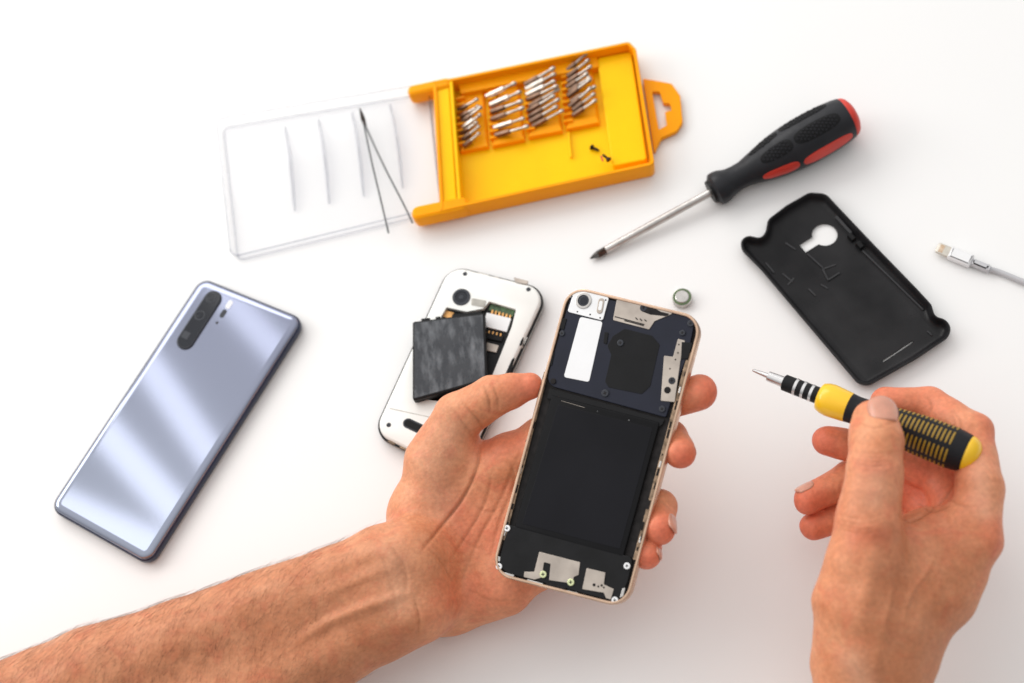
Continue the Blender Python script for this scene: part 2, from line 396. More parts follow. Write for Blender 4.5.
    for q, r, m_ in (((263, 400), 1.5, 'dark rail'), ((450, 443), 1.9, 'lens ring'), ((655, 500), 1.6, 'lens ring'), ((505, 262), 1.7, 'lens ring'), ((588, 136), 1.9, 'lens ring'),
                   ((690, 398), 1.8, 'lens ring'), ((674, 432), 1.7, 'dark rail'), ((758, 192), 1.7, 'lens ring'), ((728, 226), 1.5, 'lens ring'), ((295, 228), 1.4, 'lens ring'), ((324, 92), 1.1, 'steel')):
        screw(t, L(PM, *Z3(q)[0], -.5), -.7, r, m_)
    # battery, with the wrapped film edge
    P = l(Z1((372, 92), (594, 148), (519, 424), (296, 364)), -.8)
    mb = MB(); sweep(mb, rpoly(P, 1.2), [(0, -2.6), (0, -1.3), (.3, -.9), (.8, -.8)]); bt = mb.build('battery', 'battery black', t)
    P = l(Z1((385, 112), (580, 160), (512, 408), (312, 356)), -.7)
    mb = MB(); plate(rpoly(P, .8), -.9, -.68, .1, mb=mb); mb.build('battery_film', 'battery film', bt)
    for a, b in ((Z1((392, 104))[0], Z1((440, 118))[0]),):
        a, b = LL(PM, [a, b], -.7); mb = MB(); plate(capsule2(a, b, .07, 4), -.8, -.66, .02, mb=mb); mb.build('film_seam', 'shield metal', bt)
    for k in range(2):
        x = 250 + 300 * RNG.random(); p = Z3((x, 462 + .27 * (x - 250) + RNG.uniform(-6, 10)))[0]
        mb = MB(); plate(circ(L(PM, *p, -.7), RNG.uniform(.08, .18), 7), -.85, -.6, .03, mb=mb); d = mb.build('dust_speck', 'white label', bt)
    # black flex at cover seam
    P = l(Z3((250, 425), (665, 538), (655, 556), (640, 566), (240, 462)), -1.2)
    mb = MB(); plate(rpoly(P, .5, 3), -2.5, -1.25, .2, mb=mb); mb.build('seam_strip', 'black pad', t)
    # lower cover
    P = l(Z4((112, 322), (582, 446), (560, 540), (528, 606), (480, 606), (330, 565), (100, 505), (70, 470), (92, 380)), -.9)
    mb = MB(); plate(rpoly(P, [1, 1, 1, 4, 3, 1, 4, 3, 1]), -2.6, -.9, .3, mb=mb); mb.build('lower_cover', 'black plastic', t)
    P = l(Z4((225, 424), (380, 464), (374, 512), (356, 520), (352, 545), (262, 532), (268, 470), (243, 464), (234, 522), (206, 530), (166, 520), (168, 500), (206, 500)), -.6)
    mb = MB(); plate(rpoly(P, .35, 3), -1.0, -.5, .12, mb=mb); mb.build('speaker_shield', 'shield metal', t)
    P = l(Z4((405, 486), (476, 503), (470, 548), (508, 566), (496, 606), (478, 600), (470, 580), (388, 566)), -.6)
    mb = MB(); plate(rpoly(P, .35, 3), -1.0, -.5, .12, mb=mb); s3 = mb.build('motor_shield', 'shield metal', t)
    for q, r in (((433, 550), .8), ((449, 556), .5), ((462, 552), .6), ((470, 560), .5)):
        mb = MB(); plate(circ(L(PM, *Z4(q)[0], -.5), r, 10), -.55, -.4, .03, mb=mb); mb.build('pin_hole', 'dark rail', s3)
    P = l(Z4((252, 540), (325, 560), (322, 575), (250, 556)), -.5)
    mb = MB(); plate(rpoly(P, .3, 3), -1.0, -.45, .1, mb=mb); pt_ = mb.build('charging_port', 'dark rail', t)
    for k in range(5):
        q = Z4((258 + k * 14, 548 + k * 4))[0]; mb = MB(); box(mb, L(PM, *q, -.4), .5, 1.5, -.5, -.35, 0, .05); mb.build('contact', 'dark rail', pt_)
    for q in ((103, 335), (72, 480), (558, 478), (512, 608)):
        o = screw(t, L(PM, *Z4(q)[0], -.5), -.6, 1.65, 'white label')
    for q in ((240, 510), (345, 540)): screw(t, L(PM, *Z4(q)[0], -.5), -.5, 1.8, 'green brass')
    for P in (((85, 500), (130, 512), (128, 520), (84, 510)), ((330, 570), (372, 580), (370, 592), (328, 580)), ((400, 590), (440, 600), (436, 610), (398, 600)), ((180, 528), (240, 545), (238, 552), (180, 536)), ((65, 440), (78, 444), (76, 462), (64, 458)), ((540, 565), (552, 560), (544, 592), (530, 600))):
        mb = MB(); plate(rpoly(l(Z4(*P), -.8), .2, 3), -1.8, -.6, .1, mb=mb); mb.build('clip', 'steel', t)
held_phone()

# ------------------------------------------------------------------ silver phone on the table
def silver_phone():
    c = W(178, 420); x = W(300, 318, 8) - W(202, 279, 8); y = W(202, 279, 8) - W(54, 507, 8)
    M = frame(c, rz=math.atan2(y[1], y[0]) - PI / 2)
    t = empty('smartphone', M, 'silver lavender smartphone with mirror-like back lying face down', 'smartphone')
    P = ccw(LL(M, [(201.5, 277), (305.5, 319), (149, 566), (48.5, 509)], 6.5))
    out = rpoly(P, 7.5, 10)
    mb = MB(); sweep(mb, out, [(3.0, 0), (1.4, .3), (.4, 1.4), (0, 3), (0, 4.6), (.3, 6.2), (1.0, 6.9)]); mb.build('frame', 'phone frame', t)
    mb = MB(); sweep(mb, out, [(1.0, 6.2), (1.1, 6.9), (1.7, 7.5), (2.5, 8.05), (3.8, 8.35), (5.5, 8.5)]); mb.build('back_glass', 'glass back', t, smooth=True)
    a, b = LL(M, ZB((398, 218), (192, 535)), 9.4)
    mb = MB(); sweep(mb, capsule2(a, b, 5.4, 12), [(0, 8), (0, 9.2), (.25, 9.55), (.7, 9.6)]); cm = mb.build('camera_island', 'lens ring', t)
    mb = MB(); plate(capsule2(a, b, 4.6, 12), 9.3, 9.68, .1, mb=mb); mb.build('island_glass', 'lens glass', cm)
    for q in ((390, 212), (303, 345)):
        c_ = L(M, *ZB(q)[0], 9.6)
        mb = MB(); plate(circ(c_, 3.3, 32), 9.5, 9.85, .12, [circ(c_, 2.5, 32)], mb=mb); mb.build('lens', 'lens ring', t)
        mb = MB(); plate(circ(c_, 1.5, 24), 9.5, 9.8, .2, mb=mb); mb.build('lens', 'lens glass', t)
    c_ = L(M, *ZB((196, 495))[0], 9.6); mb = MB(); box(mb, c_, 4.6, 4.6, 9.5, 9.82, 0, .2); mb.build('lens', 'lens ring', t)
    for q, m_, r in (((524, 262), 'white label', 1.5), ((480, 330), 'lens ring', 1.5)):
        p0, p1 = LL(M, ZB((q[0] + 9, q[1] - 14), (q[0] - 9, q[1] + 14)), 8.6)
        mb = MB(); plate(capsule2(p0, p1, r), 8.3, 8.66, .1, mb=mb); mb.build('flash', m_, t)
    mb = MB(); plate(circ(L(M, *ZB((432, 400))[0], 8.6), .9, 16), 8.3, 8.6, .1, mb=mb); mb.build('sensor', 'lens ring', t)
    # bottom edge port and speaker slots
    P0 = np.array(L(M, 52, 506, 3)); P1 = np.array(L(M, 146, 561, 3)); d = (P1 - P0) / np.linalg.norm(P1 - P0); nn = np.array([d[1], -d[0]])
    if nn @ np.array([0, -1.]) < 0: nn = -nn
    ang = math.atan2(d[1], d[0]); Lw = np.linalg.norm(P1 - P0)
    mb = MB(); box(mb, P0 + d * Lw * .5 + nn * .02, 9, .5, 3, 5.4, ang, .05); mb.build('charging_port', 'dark rail', t)
    mb = MB(); box(mb, P0 + d * Lw * .75 + nn * .02, 11, .5, 3.4, 4.6, ang, .05); mb.build('speaker_slot', 'dark rail', t)
silver_phone()

# ------------------------------------------------------------------ white phone
def white_phone():
    A, B = W(372, 432, 8), W(450, 264, 8); y = B - A
    M = frame(W(460, 370), rz=math.atan2(y[1], y[0]) - PI / 2)
    t = empty('disassembled_smartphone', M, 'white plastic phone without its back cover, lying under a loose black battery', 'smartphone')
    P = ccw(LL(M, [(449, 263), (550, 288), (462, 478), (371, 433)], 9))
    out = rpoly(P, [12, 12, 12, 12], 10)
    mb = MB(); sweep(mb, out, [(2.2, 0), (.8, .6), (0, 2.4), (0, 6.2), (.3, 6.8), (1.2, 7.0)]); mb.build('rear_housing', 'black plastic', t)
    mb = MB(); sweep(mb, inset(out, -.1), [(0, 3.6), (0, 5.0), (.3, 5.3)]); mb.build('chrome_band', 'chrome trim', t)
    # white shell with bay opening
    def lp(*p): return ccw(LL(M, Z5(*p), 9.5))
    bay = rpoly(lp((370, 160), (454, 185), (440, 240), (376, 400), (290, 480), (150, 462), (136, 440), (160, 330), (190, 260), (238, 178), (300, 192), (352, 182)), .7, 3)
    cam_h = circ(L(M, *Z5((284, 147))[0], 9.5), 5.0, 28)
    mb = MB(); sweep(mb, out, [(1.3, 4.6), (1.1, 6.9), (1.4, 8.4), (2.2, 9.4), (3.4, 9.8)], [bay, cam_h]); mb.build('white_shell', 'white plastic', t)
    mb = MB(); plate(inset(out, 2.5), 4.8, 6.6, .1, mb=mb); mb.build('circuit_board', 'bay grey', t)
    c = L(M, *Z5((284, 147))[0], 9.5)
    mb = MB(); plate(circ(c, 5.3, 32), 9.2, 10.3, .4, [circ(c, 3.6, 32)], mb=mb); r_ = mb.build('camera_ring', 'lens ring', t)
    mb = MB(); plate(circ(c, 3.7, 32), 6.5, 9.9, .3, mb=mb); mb.build('lens', 'lens glass', r_)
    mb = MB(); plate(circ(c, 1.4, 20), 9.7, 10.05, .2, mb=mb); mb.build('lens', 'lens ring', r_)
    P = lp((316, 150), (362, 158), (356, 180), (314, 172)); mb = MB(); plate(rpoly(P, .8), 9.6, 10.0, .1, mb=mb); mb.build('flash_window', 'bay grey', t)
    def piece(name, m_, z0, z1, *p):
        mb = MB(); plate(rpoly(ccw(LL(M, Z5(*p), z1)), .3, 3), z0, z1, .15, mb=mb); return mb.build(name, m_, t)
    piece('contact_block', 'pcb', 6.5, 7.6, (375, 166), (450, 188), (444, 208), (368, 186))
    for k in range(6):
        x = 378 + k * 11; piece('contact', 'copper', 7.5, 7.9, (x, 184 + k * 3.2), (x + 6, 186 + k * 3.2), (x + 3, 200 + k * 3.2), (x - 3, 198 + k * 3.2))
    piece('metal_shield', 'white label', 6.5, 8.2, (362, 194), (438, 212), (424, 254), (352, 236))
    piece('black_connector', 'black pad', 6.5, 8.4, (352, 250), (415, 266), (408, 284), (352, 272))
    for k in range(5):
        x = 356 + k * 12; piece('contact', 'copper', 7.5, 8.6, (x, 246 + k * 3), (x + 5, 247 + k * 3), (x + 3, 256 + k * 3), (x - 2, 255 + k * 3))
    piece('memory_slot', 'shield metal', 6.5, 8.0, (352, 284), (400, 296), (392, 318), (352, 310))
    piece('copper_strip', 'copper', 6.5, 7.4, (232, 186), (262, 194), (250, 214), (222, 206))
    piece('battery_bay_floor', 'black plastic', 6.5, 6.9, (340, 318), (392, 322), (372, 398), (290, 478), (152, 460), (140, 440), (165, 335))
    a, b = LL(M, Z5((62, 492), (190, 520)), 9.85); mb = MB(); plate(capsule2(a, b, .22, 3), 9.6, 9.86, .03, mb=mb); mb.build('cap_seam', 'bay grey', t)
    for q in ((295, 74), (492, 122), (58, 543)):
        c = L(M, *Z5(q)[0], 9.9); mb = MB(); plate(circ(c, 1.35, 16), 9.3, 9.92, .05, mb=mb); mb.build('screw_hole', 'lens ring', t)
    for (a, b, r) in (((118, 538), (165, 560), 2.9),):
        a, b = LL(M, Z5(a, b), 9.8); mb = MB(); plate(capsule2(a, b, r), 9.3, 9.95, .05, mb=mb); mb.build('speaker_slot', 'lens ring', t)
        mb = MB(); plate(capsule2(a, b, r - .9), 9.4, 10.0, .05, mb=mb); mb.build('speaker_slot', 'black pad', t)
    for P in (((128, 368), (136, 384), (84, 490), (72, 490)), ((508, 186), (498, 192), (490, 210), (498, 208)), ((480, 262), (468, 282), (462, 300), (472, 290)), ((450, 330), (440, 340), (418, 390), (432, 388))):
        piece('side_gap', 'black pad', 8.2, 9.75, *P)
    # worn bits of the metal rim along the seam
    O_ = inset(out, .75); k = 0
    while k < len(O_) - 1:
        a = np.array(O_[k]); b = np.array(O_[k + 1]); d = b - a; ln = np.linalg.norm(d); s_ = 2.0; k += 1
        if ln < 10: continue
        d /= ln
        while s_ < ln - 4:
            w_ = RNG.uniform(1.5, 7)
            if RNG.random() < .55:
                mb = MB(); box(mb, a + d * s_, w_, RNG.uniform(.6, 1.1), 6.8, 7.2 + RNG.uniform(0, .5), math.atan2(d[1], d[0]), .1); mb.build('rim_fragment', ['chrome trim', 'rail bronze', 'shield metal'][int(RNG.integers(3))], t)
            s_ += w_ + RNG.uniform(1, 9)
    # notch trim on the top edge
    piece('power_key', 'shield metal', 8.6, 9.9, (445, 84), (492, 96), (486, 106), (452, 100))
    return M
WM = white_phone()
def slab():
    M = frame(W(448, 360, 10.2), rz=0); 
    a, b = W(413, 322, 16), W(484, 313, 16); M = frame(W(448, 360, 10.4), xdir=(b - a))
    P = ccw(LL(M, [(412.5, 321.5), (484.5, 312.5), (487, 380), (412.5, 400.5)], 5.6)); out = rpoly(P, 1.3, 4)
    t = empty('phone_battery', M, 'flat black removed battery with smudges and painted gloss on top resting on the white phone', 'battery')
    mb = MB(); sweep(mb, out, [(.5, 0), (0, .5), (0, 4.9), (.35, 5.4), (.8, 5.5)]); mb.build('casing', 'black plastic', t)
    mb = MB(); plate(inset(out, 1.1), 5.3, 5.6, .12, mb=mb); mb.build('wrap', 'slab smudge gloss', t)
    for k, (u0, u1) in enumerate(((.12, .24), (.32, .38), (.55, .95))):
        A = np.array(L(M, 412.5, 321.5, 5)); B = np.array(L(M, 484.5, 312.5, 5)); d = B - A; n_ = np.array([-d[1], d[0]]) / np.linalg.norm(d)
        mid = A + d * (u0 + u1) / 2 + n_ * .5; mb = MB(); box(mb, mid, np.linalg.norm(d) * (u1 - u0), 1.6, 1.5, 4.6, math.atan2(d[1], d[0]), .2); mb.build('tab', 'black plastic', t)
slab()

# ------------------------------------------------------------------ black back cover
def back_cover():
    A, B = W(822, 195), W(945, 330); M = frame(W(845, 290), xdir=(B - A))
    t = empty('phone_back_cover', M, 'black plastic phone back cover lying hollow side up beside the red-tipped screwdriver', 'phone cover')
    pts = Z9((290, 41), (345, 45), (375, 78), (505, 215), (640, 354), (688, 406), (700, 446), (733, 453), (753, 480), (744, 512), (640, 582), (482, 671), (446, 660), (300, 488), (130, 288), (68, 226), (68, 196), (90, 181), (132, 190), (148, 172), (155, 130), (215, 84))
    out = rpoly(ccw(LL(M, pts, 6)), [7] * 2 + [11] * 1 + [7] * 19, 8)
    ring = circ(L(M, *Z9((341, 176))[0], 2), 7.2, 28)
    c = np.array(L(M, *Z9((341, 176))[0], 2)); e = np.array(L(M, *Z9((268, 222))[0], 2)); d = (e - c) / np.linalg.norm(e - c); n_ = np.array([-d[1], d[0]])
    # keyhole: circle joined with a square-ended slot
    th0 = math.atan2(d[1], d[0]); w = 3.1; ph = math.asin(w / 7.2); hole = []
    for k in range(29): q = th0 + ph + (2 * PI - 2 * ph) * k / 28; hole.append(tuple(c + 7.2 * np.array([math.cos(q), math.sin(q)])))
    hole += [tuple(e - n_ * w), tuple(e + n_ * w)]
    a, b = LL(M, Z9((532, 588), (626, 525)), 2)
    slot = capsule2(a, b, .55, 4)
    mb = MB(); sweep(mb, out, [(5.0, 0), (2.6, .8), (.8, 2.6), (.1, 5), (0, 6.4), (.35, 7.0), (1.1, 7.0), (1.7, 6.2), (2.2, 4.0), (3.2, 2.4), (5.0, 1.7)], [hole, slot])
    mb.build('shell', 'cover black', t, autosmooth=50)
    def rib(*p, h=2.6, r=.45, nm='rib', m_='rib lit grey'):
        a, b = LL(M, Z9(*p), h); mb = MB(); plate(capsule2(a, b, r, 3), 1.6, h, .2, mb=mb); return mb.build(nm, m_, t)
    rib((285, 240), (335, 285)); rib((335, 290), (352, 325)); rib((352, 325), (388, 302)); rib((335, 290), (375, 275), h=2.2)
    rib((215, 205), (245, 225), h=2.2); rib((205, 305), (235, 330), h=2.3); rib((290, 355), (310, 375), h=2.3); rib((330, 340), (350, 352), h=2.2)
    rib((150, 270), (175, 300), h=2.4); rib((240, 320), (222, 340), h=2.1); rib((676, 492), (688, 503), h=2.4)
    rib((380, 120), (425, 170), h=4.4, r=.9, nm='side_ridge'); rib((465, 230), (660, 420), h=3.2, r=.5, nm='side_ridge')
    for p in ((428, 186), (455, 212)):
        a = L(M, *Z9(p)[0], 4); mb = MB(); box(mb, a, 4.2, 2.6, 1.6, 5.2, .0, .3); mb.build('clip', 'black plastic', t)
    # scuffs
back_cover()

# ------------------------------------------------------------------ large screwdriver
K('handle grey', (.012, .0125, .016), .42, var=.15, scale=70, bump=.15, bscale=1500, rvar=.08, spec=.32)
K('dark steel', (.10, .095, .09), .3, .9, var=.3, scale=300)
def big_driver():
    tip = W(589.7, 258.8, 2.2); end = W(855.0, 113.0, 14.3)
    M, l = axisframe(tip, end)
    t = empty('screwdriver', M, 'long screwdriver with black rubber handle and red end cap', 'screwdriver')
    s0 = np.linalg.norm(W(712, 188.5, 10) - tip)     # where the handle begins
    e = l
    def S_(u): return s0 + (e - s0) * u
    R = 13.4
    hp = [(S_(0), 7.6), (S_(0) + .3, 8.6), (S_(.012), 9.6), (S_(.03), 10.0), (S_(.06), 9.9), (S_(.085), 9.3), (S_(.12), 8.0), (S_(.17), 7.5), (S_(.22), 7.7), (S_(.3), 9.5), (S_(.38), 11.4), (S_(.46), 12.9), (S_(.54), 13.8), (S_(.62), 14.3), (S_(.72), 14.4), (S_(.82), 14.0), (S_(.9), 13.2), (S_(.935), 12.5)]
    xs = np.linspace(hp[0][0], hp[-1][0], 60); 
    hpd = [(float(x), interp(hp, x)) for x in xs]
    mb = MB(); lathe(mb, hpd, 56); h = mb.build('handle', 'handle grey', t, autosmooth=30)
    mb = MB(); lathe(mb, [(S_(-.02), 6.2), (S_(-.018), 7), (S_(.0) + .6, 7.2)], 40); mb.build('collar', 'black plastic', t)
    cp = [(S_(.925), 11.6), (S_(.93), 12.1), (S_(.945), 12.1), (S_(.96), 11.6), (S_(.975), 10.3), (S_(.99), 7.6), (S_(1.0), 4), (S_(1.003), .1)]
    mb = MB(); lathe(mb, cp, 48); mb.build('end_cap', 'red plastic', t, autosmooth=60)
    # angle phi: y=cos, z=sin ; find camera-facing angle
    cam_l = M[:3, :3].T @ (CC - (M[:3, 3] + M[:3, 0] * S_(.7))); f0 = math.atan2(cam_l[2], cam_l[1])
    sgn = 1
    for (u0, u1, a0, a1, m_, nm) in ((.56, .87, -.52, .12, 'hex', 'grip_pad'), (.33, .54, -.50, .14, 'hex', 'grip_pad'), (.52, .85, -1.36, -.86, 'hex', 'grip_pad'), (.29, .50, -1.30, -.84, 'hex', 'grip_pad'),
                                 (.56, .90, .62, 1.20, 'red plastic', 'red_inlay'), (.30, .53, .58, 1.14, 'red plastic', 'red_inlay')):
        mb = MB(); patch(mb, hpd, S_(u0), S_(u1), f0 + a0, f0 + a1, .25, pw=3.0)
        o = mb.build(nm, 'black pad' if m_ == 'hex' else m_, t, smooth=False)
        if m_ == 'hex':
            mb = MB(); ds = 2.1; k = 0; s = S_(u0) + 1.6
            sc, hs = (S_(u0) + S_(u1)) / 2, (S_(u1) - S_(u0)) / 2; pc, hpz = (a0 + a1) / 2, (a1 - a0) / 2
            while s < S_(u1) - 1.4:
                r = interp(hpd, s); dphi = 2.2 / r; off = dphi / 2 if k % 2 else 0
                for j in range(-4, 5):
                    ph = pc + off + j * dphi
                    if abs((s - sc) / hs) ** 3 + abs((ph - pc) / hpz) ** 3 > .72: continue
                    V = []; ca = f0 + ph
                    for rr, hh in ((.85, r + .15), (.7, r + .62)):
                        for q in range(6):
                            aa = PI / 3 * q; s_ = s + rr * math.cos(aa); p_ = ca + rr * math.sin(aa) / r
                            V.append((s_, hh * math.cos(p_), hh * math.sin(p_)))
                    F = [(q, (q + 1) % 6, 6 + (q + 1) % 6, 6 + q) for q in range(6)] + [tuple(range(6, 12))]
                    mb.add(V, F)
                s += ds * .9; k += 1
            mb.build('grip_studs', 'rubber black', o)
    mb = MB(); lathe(mb, [(10, 2.0), (10.6, 2.3), (s0 - 2, 2.3)], 24); mb.build('shaft', 'steel', t)
    # cross tip
    mb = MB(); V = []; F = []
    prof = [(10.5, 2.35), (5.5, 2.3), (2.5, 1.4), (0.2, .35)]
    for s_, r in prof:
        for k in range(16):
            a = 2 * PI * k / 16; rr = r * (1 if s_ > 5.6 else (1.0 if k % 4 in (0,) else (.42 if k % 4 == 2 else .62))); V.append((s_, rr * math.cos(a), rr * math.sin(a)))
    for i in range(3):
        for k in range(16): F.append((i * 16 + k, i * 16 + (k + 1) % 16, (i + 1) * 16 + (k + 1) % 16, (i + 1) * 16 + k))
    F.append(tuple(range(16))); F.append(tuple(range(48, 64))); mb.add(V, F); mb.build('cross_tip', 'dark steel', t)
big_driver()

# ------------------------------------------------------------------ charging cable
def cable():
    a = W(936.5, 247.5, 3); b = W(975, 263.5, 3); M = frame(np.array([a[0], a[1], 0]), xdir=(b - a))
    t = empty('charging_cable', M, 'white charging cable with metal plug end beside the black cover', 'cable')
    l = lambda *p: L(M, *ZA(p)[0], 3.6)
    x0 = 0; x1 = l(250, 280)[0]; x2 = l(442, 358)[0]; x3 = l(592, 415)[0]
    def rr(xa, xb, w, z0, z1, nm, m_, bev=.8, r=1):
        mb = MB(); P = [(xa, -w / 2), (xb, -w / 2), (xb, w / 2), (xa, w / 2)]
        sweep(mb, rpoly(P, r, 5), [(bev, z0), (bev * .3, z0 + bev * .3), (0, z0 + bev), (0, z1 - bev), (bev * .3, z1 - bev * .3), (bev, z1)]); return mb.build(nm, m_, t, autosmooth=60)
    p = rr(x0, x1 + .8, 6.6, 2.4, 4.2, 'plug', 'connector metal', .5, 1.4)
    for k in range(8):
        mb = MB(); box(mb, (2.9, -2.2 + k * .62), 2.6, .3, 4.1, 4.24, 0, .02); mb.build('contact', 'copper', p)
    rr(x1, x2, 7.6, .9, 5.4, 'plug_housing', 'cord white', 1.4, .8)
    rr(x2 - .3, x3, 4.6, 1.0, 5.0, 'strain_relief', 'grey cord', 1.6, .5)
    pts = [(x3 - 1, 0, 2.7)] + [(*L(M, x, y, 1.9), 1.95) for x, y in ((997, 271.3), (1008, 275.6), (1018, 279.8), (1028, 284), (1050, 295), (1090, 320), (1140, 345), (1200, 350))]
    mb = MB(); tube(mb, catmull(pts, 8), 1.6, 14); mb.build('cord', 'grey cord', t)
    mb = MB(); lathe(mb, [(x3 - .6, 2.3), (x3 + .3, 2.3), (x3 + .5, 1.8)], 20)
    V = [(x, y, z + 2.8) for x, y, z in mb.V]; mb.V = V; mb.build('collar', 'grey cord', t)
cable()

# ------------------------------------------------------------------ coin cell
def coin():
    M = frame(W(682.3, 299.8), rz=.4)
    t = empty('button_cell', M, 'small round silver button cell above the opened phone corner', 'battery')
    mb = MB(); sweep(mb, circ((0, 0), 5.7, 40), [(.5, 0), (.1, .4), (0, 1), (0, 3.4), (.3, 3.9), (.6, 4)]); mb.build('can', 'chrome trim', t)
    mb = MB(); sweep(mb, circ((0, 0), 5.2, 40), [(0, 3.8), (0, 4.1), (.3, 4.3)]); mb.build('gasket', 'coin green', t)
    mb = MB(); sweep(mb, circ((0, 0), 3.9, 40), [(0, 4.1), (0, 4.5), (.4, 4.75)]); mb.build('terminal', 'steel', t)
coin()

# ------------------------------------------------------------------ orange bit case
def bit_case():
    H = 15.0
    A = W(457, 205, H); B = W(654, 163, H); M = frame(np.array([*W(545, 135)[:2], 0]), xdir=(B - A))
    t = empty('bit_case', M, 'open orange and yellow screwdriver bit case with hang tab and clear lid', 'tool case')
    T = lambda *p: ccw(LL(M, Z6(*p), H))
    out = rpoly(ccw(LL(M, Z6((106, 166), (185, 152), (745, 36), (768, 60), (828, 430), (815, 440), (130, 590)), H)), [1, 1, 3, 3, 3, 3, 1], 5)
    mb = MB(); sweep(mb, out, [(1.8, 0), (.6, .6), (.3, 2), (0, H - .8), (.2, H - .2), (.5, H), (1.9, H), (2.1, H - .3), (2.3, 2.4)], captop=False)
    mb.build('tray', 'orange plastic', t)
    mb = MB(); plate(inset(out, 2.2), 1.0, 2.6, .1, mb=mb); mb.build('tray_floor', 'yellow plastic', t)
    # raised right bay
    P = ccw(LL(M, Z6((640, 88), (752, 66), (803, 418), (690, 440)), 9)); mb = MB(); plate(rpoly(P, 2), 2.5, 8, .8, mb=mb); mb.build('raised_panel', 'yellow plastic', t)
    # hinge column
    P = ccw(LL(M, Z6((110, 172), (158, 162), (184, 552), (135, 566)), H - 1)); mb = MB(); plate(rpoly(P, .6), 2.5, H - 2, .8, mb=mb); mb.build('hinge_bar', 'yellow plastic', t)
    P = ccw(LL(M, Z6((160, 163), (170, 161), (198, 548), (187, 550)), H - .4)); mb = MB(); plate(rpoly(P, .3, 3), 2, H - .4, .3, mb=mb); mb.build('divider', 'yellow plastic', t)
    # hinge arms
    for a, b, r in (((46, 203), (150, 180), 4.5), ((64, 600), (200, 571), 5.4)):
        (x0, y0), (x1, y1) = LL(M, Z6(a, b), H - 4)
        mb = MB(); sweep(mb, capsule2((x0, y0), (x1, y1), r * .85, 10), [(1.5, 2), (.3, 4), (0, 7), (0, H - 3), (.6, H - 1.2), (2, H - .3)]); mb.build('hinge_arm', 'orange plastic', t)
    # hang tab with euro hole
    P = ccw(LL(M, Z6((790, 158), (850, 168), (885, 175), (912, 215), (920, 300), (900, 330), (850, 352), (826, 400)), 4))
    hole = rpoly(ccw(LL(M, Z6((820, 200), (845, 202), (856, 238), (878, 240), (884, 262), (862, 268), (868, 312), (842, 326)), 4)), .6, 3)
    mb = MB(); plate(rpoly(P, [.5, 3, 4, 4, 4, 3, 3, .5]), 1.0, 4.4, .5, [hole], mb=mb); mb.build('hang_tab', 'orange plastic', t)
    # bit racks: one per column, sloping comb
    racks = [((240, 290), 25, 44), ((352, 265), 29, 48), ((470, 235), 29, 52), ((595, 200), 27, 54)]
    ang = 0.0
    P = ccw(LL(M, Z6((188, 170), (640, 78), (648, 128), (200, 215)), 6)); mb = MB(); plate(rpoly(P, .5), 2.5, 9, .6, mb=mb); mb.build('rear_shelf', 'orange plastic', t)
    foot = [((196, 402), (290, 384), (282, 362), (210, 376)), ((300, 384), (408, 362), (398, 340), (312, 352)), ((418, 356), (530, 334), (520, 308), (430, 324)), ((540, 330), (650, 308), (640, 284), (552, 300))]
    tops = [(190, 215, 275, 198), (292, 195, 388, 176), (410, 172, 508, 152), (530, 145, 628, 126)]
    for f_, tp in zip(foot, tops):
        P = ccw(LL(M, Z6(f_[0], f_[1], (tp[2], tp[3]), (tp[0], tp[1])), 4)); mb = MB()
        sweep(mb, rpoly(P, .6, 3), [(0, 2.5), (.2, 4), (1.2, 5.2), (1.6, 5.4)])
        mb.build('bit_rack', 'orange plastic', t)
        # comb teeth
        mb = MB(); n = 8
        for k in range(n):
            u = (k + .5) / n; x = tp[0] * (1 - u) + f_[0][0] * u + 8; y = tp[1] * (1 - u) + (f_[0][1] - 20) * u
            box(mb, L(M, *Z6((x, y))[0], 6), 5.5, 1.2, 4.5, 8.2, .0, .2)
        mb.build('comb', 'orange plastic', t)
        for q in (0,):
            P = ccw(LL(M, Z6(*f_), 4)); mb = MB(); plate(rpoly(P, .4, 3), 2.5, 6.4, .6, mb=mb); mb.build('rack_step', 'orange plastic', t)
    # low wall between compartments
    P0, P1 = LL(M, Z6((548, 330), (556, 412)), 5); mb = MB(); d = np.array(P1) - np.array(P0); box(mb, (np.array(P0) + P1) / 2, np.linalg.norm(d), 1.0, 2.4, 5, math.atan2(d[1], d[0]), .2); mb.build('divider', 'yellow plastic', t)
    # small red chip mark
    mb = MB(); box(mb, L(M, *Z6((657, 418))[0], 8), 1.0, 4, 7.9, 8.15, .1, .05); mb.build('red_mark', 'red plastic', t)
    # clear lid, hinged open to the left
    lid = ccw(LL(M, [(216, 119), (428, 83), (441, 206), (231, 257)], 10)); lo = rpoly(lid, 5, 6)
    mb = MB(); sweep(mb, lo, [(2.2, .2), (.8, .8), (0, 3), (0, 10), (.9, 10), (1.1, 3), (2.6, 1.6)], captop=True); mb.V = mb.V
    lid_o = mb.build('clear_lid', 'clear', t)
    mb = MB(); tube(mb, [(x, y, 9.8) for x, y in lo + lo[:2]], .55, 6); mb.build('lid_rim', 'clear edge', lid_o)
    mb = MB(); tube(mb, [(x, y, 1.2) for x, y in inset(ccw(lo), 1.6) + inset(ccw(lo), 1.6)[:2]], .5, 6); mb.build('lid_rim', 'clear edge', lid_o)
